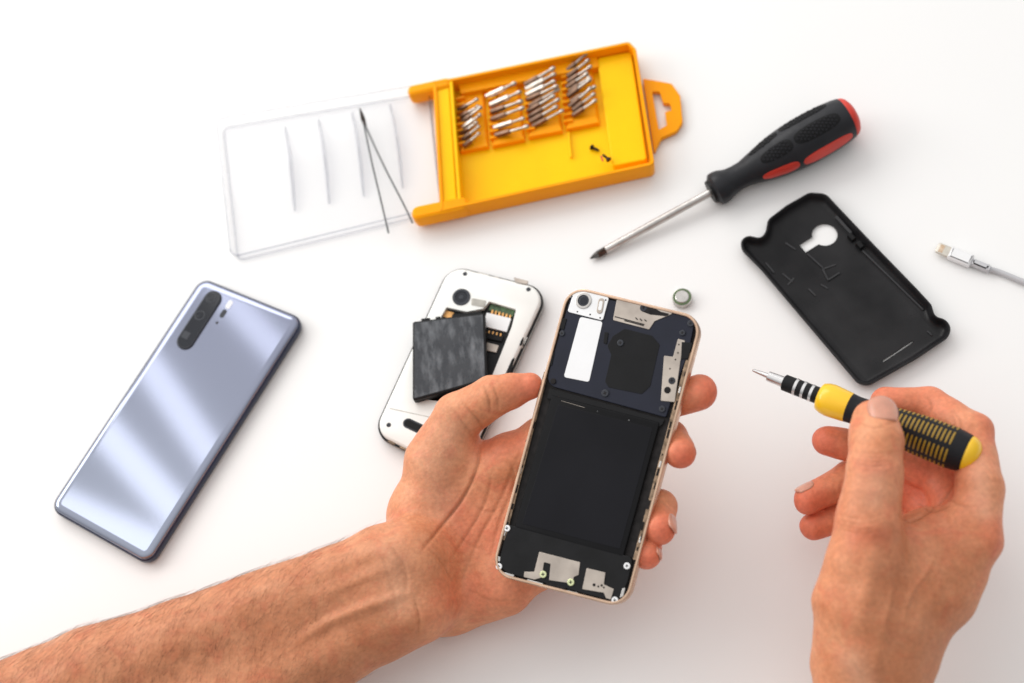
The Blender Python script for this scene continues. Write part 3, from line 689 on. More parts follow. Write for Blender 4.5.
    for u in (.30, .46, .62, .80):
        A_ = np.array(lid[0]); 
        xs = sorted(lid, key=lambda p: p[0]); x = xs[0][0] + (xs[-1][0] - xs[0][0]) * u
        ylo = min(p[1] for p in lid) ; yhi = max(p[1] for p in lid); yc = (ylo + yhi) / 2; hh = (yhi - ylo) / 2 - 4
        V = []; F = []; n = 12
        for k in range(n + 1):
            y = yc + hh * (.85 - 1.35 * k / n); z = 1.6 + 6 * math.sin(PI * min(1, k / n * 1.0)) ** .6
            bow = 1.5 * math.sin(PI * k / n)
            V += [(x + bow, y, 1.5), (x + bow + 1.2, y, 1.5), (x + bow + 1.2, y, z), (x + bow, y, z)]
        for k in range(n):
            for q in range(4): F.append((k * 4 + q, k * 4 + (q + 1) % 4, k * 4 + 4 + (q + 1) % 4, k * 4 + 4 + q))
        F += [(0, 1, 2, 3), tuple(n * 4 + q for q in range(4))]
        mb = MB(); mb.add(V, F); mb.build('lid_rib', 'clear edge', lid_o)
    return M
BM = bit_case()

# bits ---------------------------------------------------------------
def bits():
    n = 0
    def one(a, b, za, zb, kind, label):
        A = W(*Z6(a)[0], za); B = W(*Z6(b)[0], zb); M, l = axisframe(A, B)
        t = empty('screwdriver_bit', M, label, 'screwdriver bit', 'screwdriver bits in the orange case')
        sl = l * (.45 if kind != 'long' else .62); r = RNG.uniform(1.55, 1.85) if kind != 'fat' else 2.3
        mb = MB(); lathe(mb, [(0, r * .8), (.5, r), (sl - .6, r), (sl, r * .8)], 6); mb.build('shank', 'bit steel' if kind in ('long', 'fat') else 'bit dark', t, autosmooth=20)
        mb = MB(); lathe(mb, [(sl - .4, r * .55), (l * .80, r * .5), (l * .9, r * .85), (l * .96, r * .8), (l, r * .3)], 10); mb.build('tip', 'bit steel', t)
    words = ['topmost', 'second', 'third', 'fourth', 'fifth', 'sixth', 'seventh', 'eighth', 'ninth']
    cols = ['first bit column beside the clear lid', 'second bit column from the clear lid', 'third bit column from the clear lid', 'bit column next to the bare yellow panel']
    # start (lower left) and step down per column
    spec = [
        (192, 262, 62, -42, 7, (2, 19.5)), (283, 220, 108, -40, 6, (5, 24.5)), (406, 178, 98, -52, 9, (2.5, 17.2)), (540, 138, 80, -58, 10, (2, 15.8))]
    for c, (x, y, dx, dy, nb, (sx, sy)) in enumerate(spec):
        nw = words[:nb - 1] + ['lowest']
        for k in range(nb):
            kind = 'long' if (c, k) in ((0, 3), (1, 0), (1, 1), (1, 4), (2, 1), (2, 2)) else ('fat' if (c, k) in ((1, 1),) else 'std')
            j = RNG.uniform(-10, 6); ax, ay = x + sx * k + RNG.uniform(-6, 6), y + sy * k + RNG.uniform(-3, 3)
            w_ = 'long bright' if kind == 'long' else 'short dark-shanked'
            one((ax, ay), (ax + dx + j, ay + dy + RNG.uniform(-9, 9)), 7.2, 11 + RNG.uniform(0, 3), kind, f'{w_} screwdriver bit, {nw[k]} in the {cols[c]}')
bits()
def tiny_screw(px, py, z, rz, label):
    M = frame(W(px, py, z), rz=rz); t = empty('small_screw', M, label, 'screw', 'loose screws in the orange case')
    mb = MB(); lathe(mb, [(0, 1.5), (.3, 1.8), (1.2, 1.6)], 14); mb.V = [(a, b, c + 1.6) for a, b, c in mb.V]; mb.build('head', 'screw dark', t)
    mb = MB(); lathe(mb, [(1, .8)] + [(1.2 + .5 * k, .95 if k % 2 else .7) for k in range(9)] + [(6, .2)], 10); mb.V = [(a, b, c + 1.6) for a, b, c in mb.V]; mb.build('thread', 'screw dark', t)
tiny_screw(*Z6((622, 384))[0], 2.7, -.9, 'tiny black screw lying near the middle of the yellow tray floor')
tiny_screw(*Z6((682, 428))[0], 8.1, 2.0, 'tiny black screw at the lower corner beside the red mark')

def tweezers():
    M = frame(W(375, 170), rz=0)
    t = empty('tweezers', M, 'pair of thin grey steel tweezers spread open across the clear lid', 'tweezers')
    z = 11.2
    def q(x, y, zz=z): return (*L(M, x, y, zz), zz)
    mb = MB(); tube(mb, catmull([q(360, 109), q(363, 121), q(372, 163), q(382, 205), q(388.5, 233, 9)], 6), [.8] * 6 + [.6] * 19, 8); mb.build('leg', 'bit grey', t)
    mb = MB(); tube(mb, catmull([q(361, 112), q(366, 127), q(384, 166), q(403, 203), q(412.5, 223, 10.5)], 6), [.8] * 6 + [.6] * 19, 8); mb.build('leg', 'bit grey', t)
    mb = MB(); tube(mb, [q(361, 112), q(363, 119), q(365.5, 126)], [.9, 1.4, .8], 10); mb.build('hinge', 'screw dark', t)
K('bit grey', (.13, .135, .14), .4, .3, var=.1)
tweezers()

# ------------------------------------------------------------------ precision driver held in the right hand
TIPP, ENDP = W(752.5, 370, 62), W(980.5, 459, 78)
def precision():
    M, l = axisframe(TIPP, ENDP); 
    t = empty('precision_screwdriver', M, 'small yellow and black precision screwdriver held in the right hand', 'screwdriver')
    u = lambda x: l * x
    def at(px, py):  # parameter along the axis of a picture point
        best = min(range(0, 401), key=lambda k: np.linalg.norm(project(TIPP + (ENDP - TIPP) * k / 400)[:2] - np.array([px, py]))); return l * best / 400
    s1 = at(*Z2((58, 50))[0]); s2 = at(*Z2((90, 64))[0]); s3 = at(*Z2((164, 92))[0]); s4 = at(*Z2((222, 115))[0]); s5 = at(*Z2((468, 208))[0]); s6 = l
    mb = MB(); lathe(mb, [(0, .5), (.6, .8), (s1, 1.35), (s1 + .3, 1.4)], 14); mb.build('bit_tip', 'bright steel', t)
    mb = MB(); lathe(mb, [(s1, 1.3), (s1 + .5, 2.6), (s2, 2.8), (s2 + 1, 2.8)], 24); mb.build('chuck', 'bright steel', t)
    mb = MB(); lathe(mb, [(s2, 3.6), (s2 + .4, 4.2), (s3 + 1, 4.3)], 36); co = mb.build('collar', 'black plastic', t)
    for k in range(3):
        s = s2 + (s3 - s2) * (.36 + .22 * k); mb = MB(); lathe(mb, [(s - .75, 4.1), (s - .7, 4.45), (s + .7, 4.45), (s + .75, 4.1)], 36); mb.build('ring', 'bright steel', co)
    hp = [(s3, 6.0), (s3 + .6, 7.0), (s3 + 3, 7.9), (s3 + 6, 8.3), (s4, 7.6), (s4 + 4, 7.2), (s4 + 12, 7.6), (s4 + (s5 - s4) * .6, 9.9), (s5 - 7, 10.3), (s5 - 2, 9.7), (s5 + 1, 9.0)]
    mb = MB(); lathe(mb, hp[:5] + [(s4 + 3, 6.8), (s5, 7.5)], 44); mb.build('yellow_core', 'driver yellow', t, autosmooth=40)
    grip = [(s, interp(hp, s)) for s in np.linspace(s4 - .3, s5 - .5, 60)]
    # grip: black sleeve with rows of raised ridges, yellow showing between
    mb = MB(); lathe(mb, [(s, r - .1) for s, r in grip], 64); sl = mb.build('grip_sleeve', 'rubber black', t)
    cl = M[:3, :3].T @ (CC - (M[:3, 3] + M[:3, 0] * s5 * .7)); f0 = math.atan2(cl[2], cl[1])
    n = 16; A = at(*Z2((322, 150))[0]) - 6; B_ = s5 - 7
    for a0 in (-.62, .32, 1.26, 2.2, 3.14, -1.56):
        for k in range(n):
            s = A + (B_ - A) * (k + .5) / n
            mb = MB(); patch(mb, grip, s - .52, s + .52, f0 + a0 - .36 + .15, f0 + a0 + .36 + .15, .22, n=4, pw=4)
            mb.build('grip_slot', 'slot yellow', t)
    mb = MB(); lathe(mb, [(s5 - 1, 8.9), (s5, 9.1), (s5 + 1.2, 8.9), (s5 + (s6 - s5) * .6, 7.4), (s6 - .7, 4.6), (s6, 1.2)], 40); mb.build('end_cap', 'driver yellow', t, autosmooth=50)
K('slot yellow', (.34, .20, .012), .45, var=.1)
precision()

# ------------------------------------------------------------------ hands (one continuous surface each, meshed from a distance field)
def below(px, py, d):
    """point under the held phone's face plane by d mm, seen at (px,py)"""
    n = PM[:3, 2]; p0 = PM[:3, 3] - n * d; v = ray(px, py); t = ((p0 - CC) @ n) / (v @ n); return CC + t * v
def smin(a, b, k):
    h = np.clip(.5 + .5 * (b - a) / k, 0, 1); return b * (1 - h) + a * h - k * h * (1 - h)
def cone(P, a, b, ra, rb, flat=None):
    ba = (b - a).astype(np.float32); v = P - a.astype(np.float32); t = np.clip((v @ ba) / (ba @ ba), 0, 1)[:, None]
    w = v - t * ba; r = ra + (rb - ra) * t[:, 0]
    if flat is not None:
        n, k = flat; c = w @ n.astype(np.float32); w = w + (c * (1 / k - 1))[:, None] * n.astype(np.float32)
        return (np.sqrt((w * w).sum(1)) - r) * (k + (1 - k) * .5)
    return np.sqrt((w * w).sum(1)) - r
def mesh_sdf(f, lo, hi, h):
    B = 6; lo = np.array(lo, float); n = (np.ceil((np.array(hi) - lo) / h / B).astype(int)); N = n * B
    gx, gy, gz = np.meshgrid(*[np.arange(k) for k in n], indexing='ij')
    idx = np.stack([gx.ravel(), gy.ravel(), gz.ravel()], 1)
    cen = (lo + (idx * B + (B - 1) / 2) * h).astype(np.float32)
    dc = f(cen); act = np.abs(dc) < (B * h * .87 * 1.25 + 2 * h)
    D = np.repeat(np.repeat(np.repeat(np.where(dc < 0, -9., 9.).reshape(n).astype(np.float32), B, 0), B, 1), B, 2)
    off = np.stack(np.meshgrid(*[np.arange(B)] * 3, indexing='ij'), -1).reshape(-1, 3)
    I = (idx[act][:, None, :] * B + off[None]).reshape(-1, 3)
    out = np.empty(len(I), np.float32); CH = 400000
    for s in range(0, len(I), CH): out[s:s + CH] = f((lo + I[s:s + CH] * h).astype(np.float32))
    D[I[:, 0], I[:, 1], I[:, 2]] = out
    neg = D < 0
    c = np.zeros(np.array(D.shape) - 1, np.int8)
    cor = [(i, j, k) for i in (0, 1) for j in (0, 1) for k in (0, 1)]
    sl = lambda A, o: A[o[0]:A.shape[0] - 1 + o[0], o[1]:A.shape[1] - 1 + o[1], o[2]:A.shape[2] - 1 + o[2]]
    for o in cor: c += sl(neg, o)
    cells = np.argwhere((c > 0) & (c < 8)); vid = -np.ones(c.shape, np.int32); vid[tuple(cells.T)] = np.arange(len(cells))
    acc = np.zeros((len(cells), 3)); cnt = np.zeros(len(cells))
    for a in range(8):
        for b in range(a + 1, 8):
            A, B2 = np.array(cor[a]), np.array(cor[b])
            if abs(A - B2).sum() != 1: continue
            da = D[tuple((cells + A).T)]; db = D[tuple((cells + B2).T)]; m = (da < 0) != (db < 0)
            t = da[m] / (da[m] - db[m]); acc[m] += A + t[:, None] * (B2 - A); cnt[m] += 1
    V = lo + (cells + acc / cnt[:, None]) * h
    F = []
    for ax in range(3):
        u, v = [(1, 2), (2, 0), (0, 1)][ax]
        s0 = [slice(None)] * 3; s1 = [slice(None)] * 3; s0[ax] = slice(0, -1); s1[ax] = slice(1, None)
        e = np.argwhere(neg[tuple(s0)] != neg[tuple(s1)])
        e = e[(e[:, u] > 0) & (e[:, v] > 0)]
        e = e[(e[:, u] < c.shape[u]) & (e[:, v] < c.shape[v])]
        du = np.zeros(3, int); du[u] = 1; dv = np.zeros(3, int); dv[v] = 1
        q = [vid[tuple((e - x).T)] for x in (0 * du, du, du + dv, dv)]
        Q = np.stack(q, 1); fl = neg[tuple(e.T)]; Q[~fl] = Q[~fl][:, ::-1]; F.append(Q)
    F = np.concatenate(F); F = F[(F >= 0).all(1)]
    return V, F
def vnormals(V, F):
    n = np.cross(V[F[:, 2]] - V[F[:, 0]], V[F[:, 3]] - V[F[:, 1]]); N = np.zeros_like(V)
    for k in range(4): np.add.at(N, F[:, k], n)
    return N / np.maximum(1e-9, np.linalg.norm(N, axis=1))[:, None]
def lapl(V, F, it, w=.5):
    for _ in range(it):
        A = np.zeros_like(V); c = np.zeros(len(V))
        for k in range(4):
            for o in (1, 3): np.add.at(A, F[:, k], V[F[:, (k + o) % 4]]); np.add.at(c, F[:, k], 1)
        V = V * (1 - w) + w * A / np.maximum(c, 1)[:, None]
    return V
def polydist(Q, pts):
    """2-D distance from picture points Q to a polyline, and parameter 0..1"""
    best = np.full(len(Q), 1e9); tt = np.zeros(len(Q)); pts = np.array(pts, float); n = len(pts) - 1
    for i in range(n):
        a, b = pts[i], pts[i + 1]; ba = b - a; t = np.clip(((Q - a) @ ba) / (ba @ ba), 0, 1); d = np.linalg.norm(Q - a - t[:, None] * ba, axis=1)
        m = d < best; best[m] = d[m]; tt[m] = (i + t[m]) / n
    return best, tt
def skin_mat():
    M = bpy.data.materials.new('skin'); M.use_nodes = True; nt = M.node_tree; b = nt.nodes['Principled BSDF']; N = nt.nodes.new; Lk = nt.links.new
    at = N('ShaderNodeAttribute'); at.attribute_name = 'tone'
    sp = N('ShaderNodeSeparateColor'); Lk(at.outputs['Color'], sp.inputs[0])
    tc = N('ShaderNodeTexCoord')
    n1 = N('ShaderNodeTexNoise'); n1.inputs['Scale'].default_value = 55; n1.inputs['Detail'].default_value = 7; n1.inputs['Roughness'].default_value = .65
    Lk(tc.outputs['Object'], n1.inputs['Vector'])
    r1 = N('ShaderNodeValToRGB'); r1.color_ramp.elements[0].position = .3; r1.color_ramp.elements[1].position = .7
    r1.color_ramp.elements[0].color = (.60, .215, .098, 1); r1.color_ramp.elements[1].color = (.80, .365, .195, 1)
    Lk(n1.outputs['Fac'], r1.inputs['Fac'])
    nb = N('ShaderNodeTexNoise'); nb.inputs['Scale'].default_value = 75; nb.inputs['Detail'].default_value = 4; nb.inputs['Distortion'].default_value = 1.2
    Lk(tc.outputs['Object'], nb.inputs['Vector']); rb = N('ShaderNodeMapRange'); rb.inputs['From Min'].default_value = .5; rb.inputs['From Max'].default_value = .72; rb.inputs['To Max'].default_value = .5
    Lk(nb.outputs['Fac'], rb.inputs['Value']); m0 = N('ShaderNodeMix'); m0.data_type = 'RGBA'; m0.inputs[7].default_value = (.66, .17, .09, 1)
    Lk(rb.outputs[0], m0.inputs[0]); Lk(r1.outputs['Color'], m0.inputs[6])
    m1 = N('ShaderNodeMix'); m1.data_type = 'RGBA'; m1.inputs[7].default_value = (.74, .17, .095, 1)      # red finger pads
    Lk(sp.outputs[0], m1.inputs[0]); Lk(m0.outputs[2], m1.inputs[6])
    m2 = N('ShaderNodeMix'); m2.data_type = 'RGBA'; m2.inputs[7].default_value = (.34, .115, .045, 1)       # brown creases, tanned hairy arm, shade painted on the right hand
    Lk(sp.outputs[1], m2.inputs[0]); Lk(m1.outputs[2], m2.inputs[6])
    m3 = N('ShaderNodeMix'); m3.data_type = 'RGBA'; m3.inputs[7].default_value = (.72, .46, .32, 1)
    Lk(sp.outputs[2], m3.inputs[0]); Lk(m2.outputs[2], m3.inputs[6])
    # fine mottling
    n2 = N('ShaderNodeTexNoise'); n2.inputs['Scale'].default_value = 420; n2.inputs['Detail'].default_value = 3
    Lk(tc.outputs['Object'], n2.inputs['Vector'])
    hs = N('ShaderNodeHueSaturation'); mr = N('ShaderNodeMapRange'); mr.inputs['To Min'].default_value = .88; mr.inputs['To Max'].default_value = 1.08
    mr.inputs['From Min'].default_value = .3; mr.inputs['From Max'].default_value = .7
    Lk(n2.outputs['Fac'], mr.inputs['Value']); Lk(mr.outputs[0], hs.inputs['Value']); Lk(m3.outputs[2], hs.inputs['Color']); Lk(hs.outputs[0], b.inputs['Base Color'])
    b.inputs['Roughness'].default_value = .50; b.inputs['Specular IOR Level'].default_value = .34
    b.inputs['Subsurface Weight'].default_value = .12; b.inputs['Subsurface Radius'].default_value = (1, .32, .18); b.inputs['Subsurface Scale'].default_value = .002
    # bump: crossed fine lines + pores
    v = N('ShaderNodeTexVoronoi'); v.inputs['Scale'].default_value = 620; Lk(tc.outputs['Object'], v.inputs['Vector'])
    w1 = N('ShaderNodeTexNoise'); w1.inputs['Scale'].default_value = 160; w1.inputs['Detail'].default_value = 6; Lk(tc.outputs['Object'], w1.inputs['Vector'])
    ad = N('ShaderNodeMath'); ad.operation = 'MULTIPLY_ADD'; ad.inputs[1].default_value = .45; Lk(v.outputs['Distance'], ad.inputs[0]); Lk(w1.outputs['Fac'], ad.inputs[2])
    bp = N('ShaderNodeBump'); bp.inputs['Strength'].default_value = .6; bp.inputs['Distance'].default_value = .00045
    Lk(ad.outputs[0], bp.inputs['Height']); Lk(bp.outputs['Normal'], b.inputs['Normal'])
    return M
MT['skin'] = skin_mat()
def nail_mat():
    M = mat('fingernail', (.62, .29, .20), .28, var=.06, scale=200, coat=.25, sss=.2); return M
MT['nail'] = nail_mat()

def build_hand(fingers, palm, lo, hi, h, name, label, marks, origin, tips, grooves, bulges, smooth=2, palmk=9.0):
    """fingers: list of chains [(P, r), ...] first joint at the knuckle; palm: list of (a, b, ra, rb[, flat])"""
    def f(P):
        d = None
        for p in palm:
            c = cone(P, np.array(p[0]), np.array(p[1]), p[2], p[3], p[4] if len(p) > 4 else None)
            d = c if d is None else smin(d, c, p[5] if len(p) > 5 else palmk)
        fd = None
        for ch in fingers:
            c = None
            for (a, ra), (b, rb) in zip(ch[:-1], ch[1:]):
                e = cone(P, np.array(a), np.array(b), ra, rb); c = e if c is None else smin(c, e, 2.5)
            dist2 = ((P - np.array(ch[0][0], np.float32)) ** 2).sum(1); k = .8 + 9 * np.exp(-dist2 / (2 * 17.0 ** 2))
            d = smin(d, c, k)
        return d
    V, F = mesh_sdf(f, lo, hi, h)
    V = lapl(V, F, smooth)
    N = vnormals(V, F)
    facing = ((CC - V) * N).sum(1) / np.linalg.norm(CC - V, axis=1)
    Q = project(V); disp = np.zeros(len(V)); tone = np.zeros((len(V), 4)); tone[:, 3] = 1
    fm = np.clip((facing - .05) / .25, 0, 1)
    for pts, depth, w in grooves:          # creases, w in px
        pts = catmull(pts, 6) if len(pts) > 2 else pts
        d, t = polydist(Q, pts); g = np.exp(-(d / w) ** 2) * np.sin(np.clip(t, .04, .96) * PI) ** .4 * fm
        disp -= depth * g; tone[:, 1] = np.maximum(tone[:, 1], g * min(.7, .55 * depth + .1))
    for pts, ht, w in bulges:
        pts = catmull(pts, 6) if len(pts) > 2 else pts
        d, t = polydist(Q, pts); disp += ht * np.exp(-(d / w) ** 2) * np.sin(np.clip(t, .03, .97) * PI) ** .7 * fm
    # low-frequency lumpiness
    ph = RNG.uniform(0, 6.28, (6, 3)); 
    for i in range(6):
        kx = RNG.normal(0, 1, 3); kx /= np.linalg.norm(kx); disp += .13 * np.sin(V @ kx * RNG.uniform(.18, .42) + ph[i, 0])
    V = V + N * disp[:, None]
    for c, r, a in tips:
        d = np.linalg.norm(V - np.array(c), axis=1); tone[:, 0] = np.maximum(tone[:, 0], a * np.exp(-(d / r) ** 2))
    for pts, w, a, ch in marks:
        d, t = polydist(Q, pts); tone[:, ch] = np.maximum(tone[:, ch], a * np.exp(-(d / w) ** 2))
    O = np.array(origin)
    me = bpy.data.meshes.new(name); me.from_pydata(((V - O) * S).tolist(), [], F.tolist()); me.materials.append(MT['skin'])
    me.polygons.foreach_set('use_smooth', [True] * len(F))
    ca = me.color_attributes.new('tone', 'FLOAT_COLOR', 'POINT'); ca.data.foreach_set('color', tone.astype(np.float32).ravel())
    o = bpy.data.objects.new(name, me); COL.objects.link(o); o.location = [c * S for c in O]; tag(o, label, 'hand')
    bpy.context.view_layer.update()
    return o, V, F, N, O
def nail(parent, O, c, axis, up, w, l, R, rise=0.0):
    """curved nail plate: centre c on the finger axis, pointing along axis, facing up, on a finger of radius R"""
    x = np.array(axis, float); x /= np.linalg.norm(x); z = np.array(up, float); z -= x * (z @ x); z /= np.linalg.norm(z); y = np.cross(z, x)
    V = []; n, m_ = 12, 10
    for lay in (0, 1):
        for i in range(n + 1):
            for j in range(m_ + 1):
                u = -1 + 2 * i / n; v = -1 + 2 * j / m_
                # squircle mapping
                uu = u * math.sqrt(1 - v * v / 2.6); vv = v * math.sqrt(1 - u * u / 2.6)
                a = vv * w / 2 / R; r = R + rise + (.25 if lay else -.5) - .35 * max(0, abs(u) - .6) - (0.5 * (u + 1) * .15)
                r -= .9 * max(0, (u)) ** 2 * .5 
                V.append(c + x * uu * l / 2 + r * (z * math.cos(a) + y * math.sin(a)))
    F = []; s = (n + 1) * (m_ + 1); id_ = lambda l_, i, j: l_ * s + i * (m_ + 1) + j
    for i in range(n):
        for j in range(m_):
            F.append((id_(1, i, j), id_(1, i + 1, j), id_(1, i + 1, j + 1), id_(1, i, j + 1)))
    for i in range(n):
        for j in (0, m_): F.append((id_(0, i, j), id_(0, i + 1, j), id_(1, i + 1, j), id_(1, i, j)))
    for j in range(m_):
        for i in (0, n): F.append((id_(0, i, j), id_(0, i, j + 1), id_(1, i, j + 1), id_(1, i, j)))
    o = obj_from('fingernail', np.array(V) - O, F, 'nail', None, smooth=True); o.parent = parent
    return o

CAMN = CZ
# ---- left hand, holding the opened phone
def left_hand():
    b = below
    idx = [(b(545, 442, 22), 12.5), (b(612, 420, 20), 10.4), (b(664, 402, 17), 9.4), (b(699, 392.5, 13), 9.2)]
    mid = [(b(548, 496, 26), 12), (b(622, 462, 27), 10), (b(671, 438, 19), 8.8), (b(680, 453, 8), 8.0)]
    rng_ = [(b(548, 530, 27), 11.5), (b(612, 520, 28), 9.6), (b(659, 507, 19), 8.6), (b(660, 528, 8), 8.2)]
    pky = [(b(540, 562, 27), 10.5), (b(600, 556, 27), 8.6), (b(646, 541, 19), 7.6), (b(647, 555, 9), 7.3)]
    th = [(b(438, 462, 14), 18), (b(458, 418, 8), 13.2), (b(492, 396, 2), 10.4), (b(511, 391, 3), 8.9), (b(529.5, 387, 4), 7.2)]
    pz = PM[:3, 2]
    palm = [
        (b(425, 512, 20), b(448, 452, 16), 19, 16.5),              # thenar
        (b(430, 520, 26), b(508, 462, 25), 20, 15), (b(470, 490, 24), b(540, 446, 23), 13, 12.5),
        (b(445, 540, 30), b(530, 500, 28), 19, 13.5),
        (b(450, 560, 32), b(535, 535, 29), 19, 13.5),
        (b(452, 585, 32), b(530, 568, 27), 18.5, 14),           # heel, little finger side
        (b(440, 606, 32), b(505, 592, 24), 16.5, 12.5),
        (W(405, 565, 44), b(440, 545, 30), 20.5, 20),               # wrist to palm
        (W(412, 605, 40), b(450, 592, 32), 18.5, 18),
        (W(385, 570, 42), W(412, 562, 44), 21, 20),
        (W(385, 615, 38), W(415, 606, 40), 20, 18.5),
        (W(100, 690, 44), W(385, 570, 42), 31.5, 21.5),             # forearm, thumb side
        (W(150, 742, 36), W(385, 615, 38), 34, 20.5),
        (W(-260, 830, 48), W(100, 690, 44), 38, 31.5),
        (W(-200, 870, 40), W(150, 742, 36), 38, 34),
    ]
    tips = [(b(708, 392, 11), 14, .85), (b(683, 458, 4), 12, .9), (b(662, 532, 4), 12, .9), (b(648, 560, 4), 11, .9), (b(538, 390, 0), 15, .8), (b(600, 430, 20), 30, .3)]
    g = [
        ([(480, 447), (476, 470), (462, 500), (440, 528), (424, 548)], .9, 1.6),     # thenar crease
        ([(520, 452), (500, 500), (478, 540), (462, 580)], .35, 1.8),
        ([(516, 482), (500, 520), (490, 556)], .3, 1.6),
        ([(414, 598), (419, 618), (418, 640)], .6, 1.6), ([(392, 545), (404, 566), (408, 590)], .45, 1.8), ([(384, 560), (394, 590), (398, 620)], .3, 2.0),
        ([(484, 386), (489, 400), (490, 414)], .5, 1.4), ([(492, 384), (497, 398), (498, 410)], .35, 1.2),
        ([(463, 404), (476, 418), (484, 430)], .45, 1.5), ([(456, 414), (468, 430), (476, 442)], .3, 1.4),
        ([(492, 470), (486, 500), (470, 530), (450, 560)], .35, 1.5), ([(420, 540), (440, 560), (455, 585)], .3, 1.6), ([(508, 460), (514, 475), (512, 490)], .3, 1.4), 
        ([(490, 450), (500, 455), (515, 452)], .25, 1.5), ([(470, 500), (482, 510), (496, 512)], .22, 1.5), ([(455, 530), (470, 545), (485, 550)], .22, 1.5),
        ([(430, 556), (450, 562), (474, 560)], .18, 1.6), ([(500, 560), (512, 574), (530, 582)], .22, 1.6), ([(470, 590), (490, 600), (515, 600)], .2, 1.6),
    ]
    bl = [([(410, 592), (370, 606), (330, 622), (296, 642)], 1.7, 5.5), ([(398, 566), (360, 580), (320, 600)], .5, 5), ([(425, 620), (455, 600), (480, 575)], .5, 7), ([(376, 546), (390, 556), (402, 566)], 1.0, 7), ([(392, 556), (345, 572), (300, 592)], -.7, 7)]
    marks = [([(-100, 720), (150, 660), (300, 610), (370, 585)], 62, .42, 1), ([(440, 500), (430, 470), (450, 430)], 20, .25, 2), ([(450, 600), (520, 590)], 22, .35, 0), ([(465, 520), (520, 540)], 30, .4, 0), ([(485, 450), (520, 440)], 16, .5, 0), ([(400, 640), (300, 690)], 26, .5, 1), ([(395, 560), (400, 600)], 16, .22, 2)]
    g = [(p_, d_ * 1.5, w_) for p_, d_, w_ in g]; bl = [(p_, d_ * 1.3, w_) for p_, d_, w_ in bl]
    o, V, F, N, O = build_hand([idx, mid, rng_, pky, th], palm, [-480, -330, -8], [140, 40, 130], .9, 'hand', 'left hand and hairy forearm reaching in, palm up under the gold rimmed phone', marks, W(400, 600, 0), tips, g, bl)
    # nails on the three curled fingertips
    for ch, up, w, l, sh in ((mid, CX * .95 + CZ * .22 + CY * .2, 9.5, 9.5, .35), (rng_, CX * .72 + CZ * .62 + CY * .1, 9.5, 10, .5), (pky, CX * .8 + CZ * .55 + CY * .1, 8, 8.5, .5)):
        a, b_ = np.array(ch[-2][0]), np.array(ch[-1][0]); nail(o, O, a + (b_ - a) * (.55 + sh), b_ - a, up, w, l, ch[-1][1] - .15, .25)
    # forearm hair
    P = project(V); m = (P[:, 0] > -30) & (P[:, 0] < 372) & (P[:, 1] < 720); ids = np.nonzero(m)[0]; ids = RNG.choice(ids, 5600)
    keep = (N[ids] @ CZ > -.35) & (RNG.random(len(ids)) < np.clip((385 - P[ids, 0]) / 120, .12, 1)); ids = ids[keep]
    HV = []; HF = []; arm = (W(0, 700, 40) - W(385, 590, 40)); arm /= np.linalg.norm(arm); upimg = CY
    for i in ids:
        n = N[i]; Lh = RNG.uniform(5, 13); dr = upimg * RNG.uniform(.45, 1.0) + CX * RNG.uniform(.0, .75) + RNG.normal(0, .12, 3)
        dr -= n * (dr @ n); dr /= np.linalg.norm(dr) + 1e-9; s = np.cross(n, dr)
        p0 = V[i] + s * RNG.normal(0, .4) - n * .2; r = RNG.uniform(.026, .05); base = len(HV); cu = RNG.normal(0, .15)
        for k in range(4):
            u = k / 3; c = p0 + dr * Lh * u * .95 + n * (Lh * (.34 * u - .22 * u * u)) + s * cu * Lh * u * u; rr = r * (1 - .75 * u)
            for q in range(3):
                a = 2 * PI * q / 3; HV.append(c + rr * (math.cos(a) * n + math.sin(a) * s))
        for k in range(3):
            for q in range(3): HF.append((base + k * 3 + q, base + k * 3 + (q + 1) % 3, base + k * 3 + 3 + (q + 1) % 3, base + k * 3 + 3 + q))
    me = bpy.data.meshes.new('arm_hair'); me.from_pydata(((np.array(HV) - O) * S).tolist(), [], HF); me.materials.append(K('hair', (.12, .05, .022), .5, var=.3))
    ho = bpy.data.objects.new('arm_hair', me); COL.objects.link(ho); ho.parent = o
left_hand()

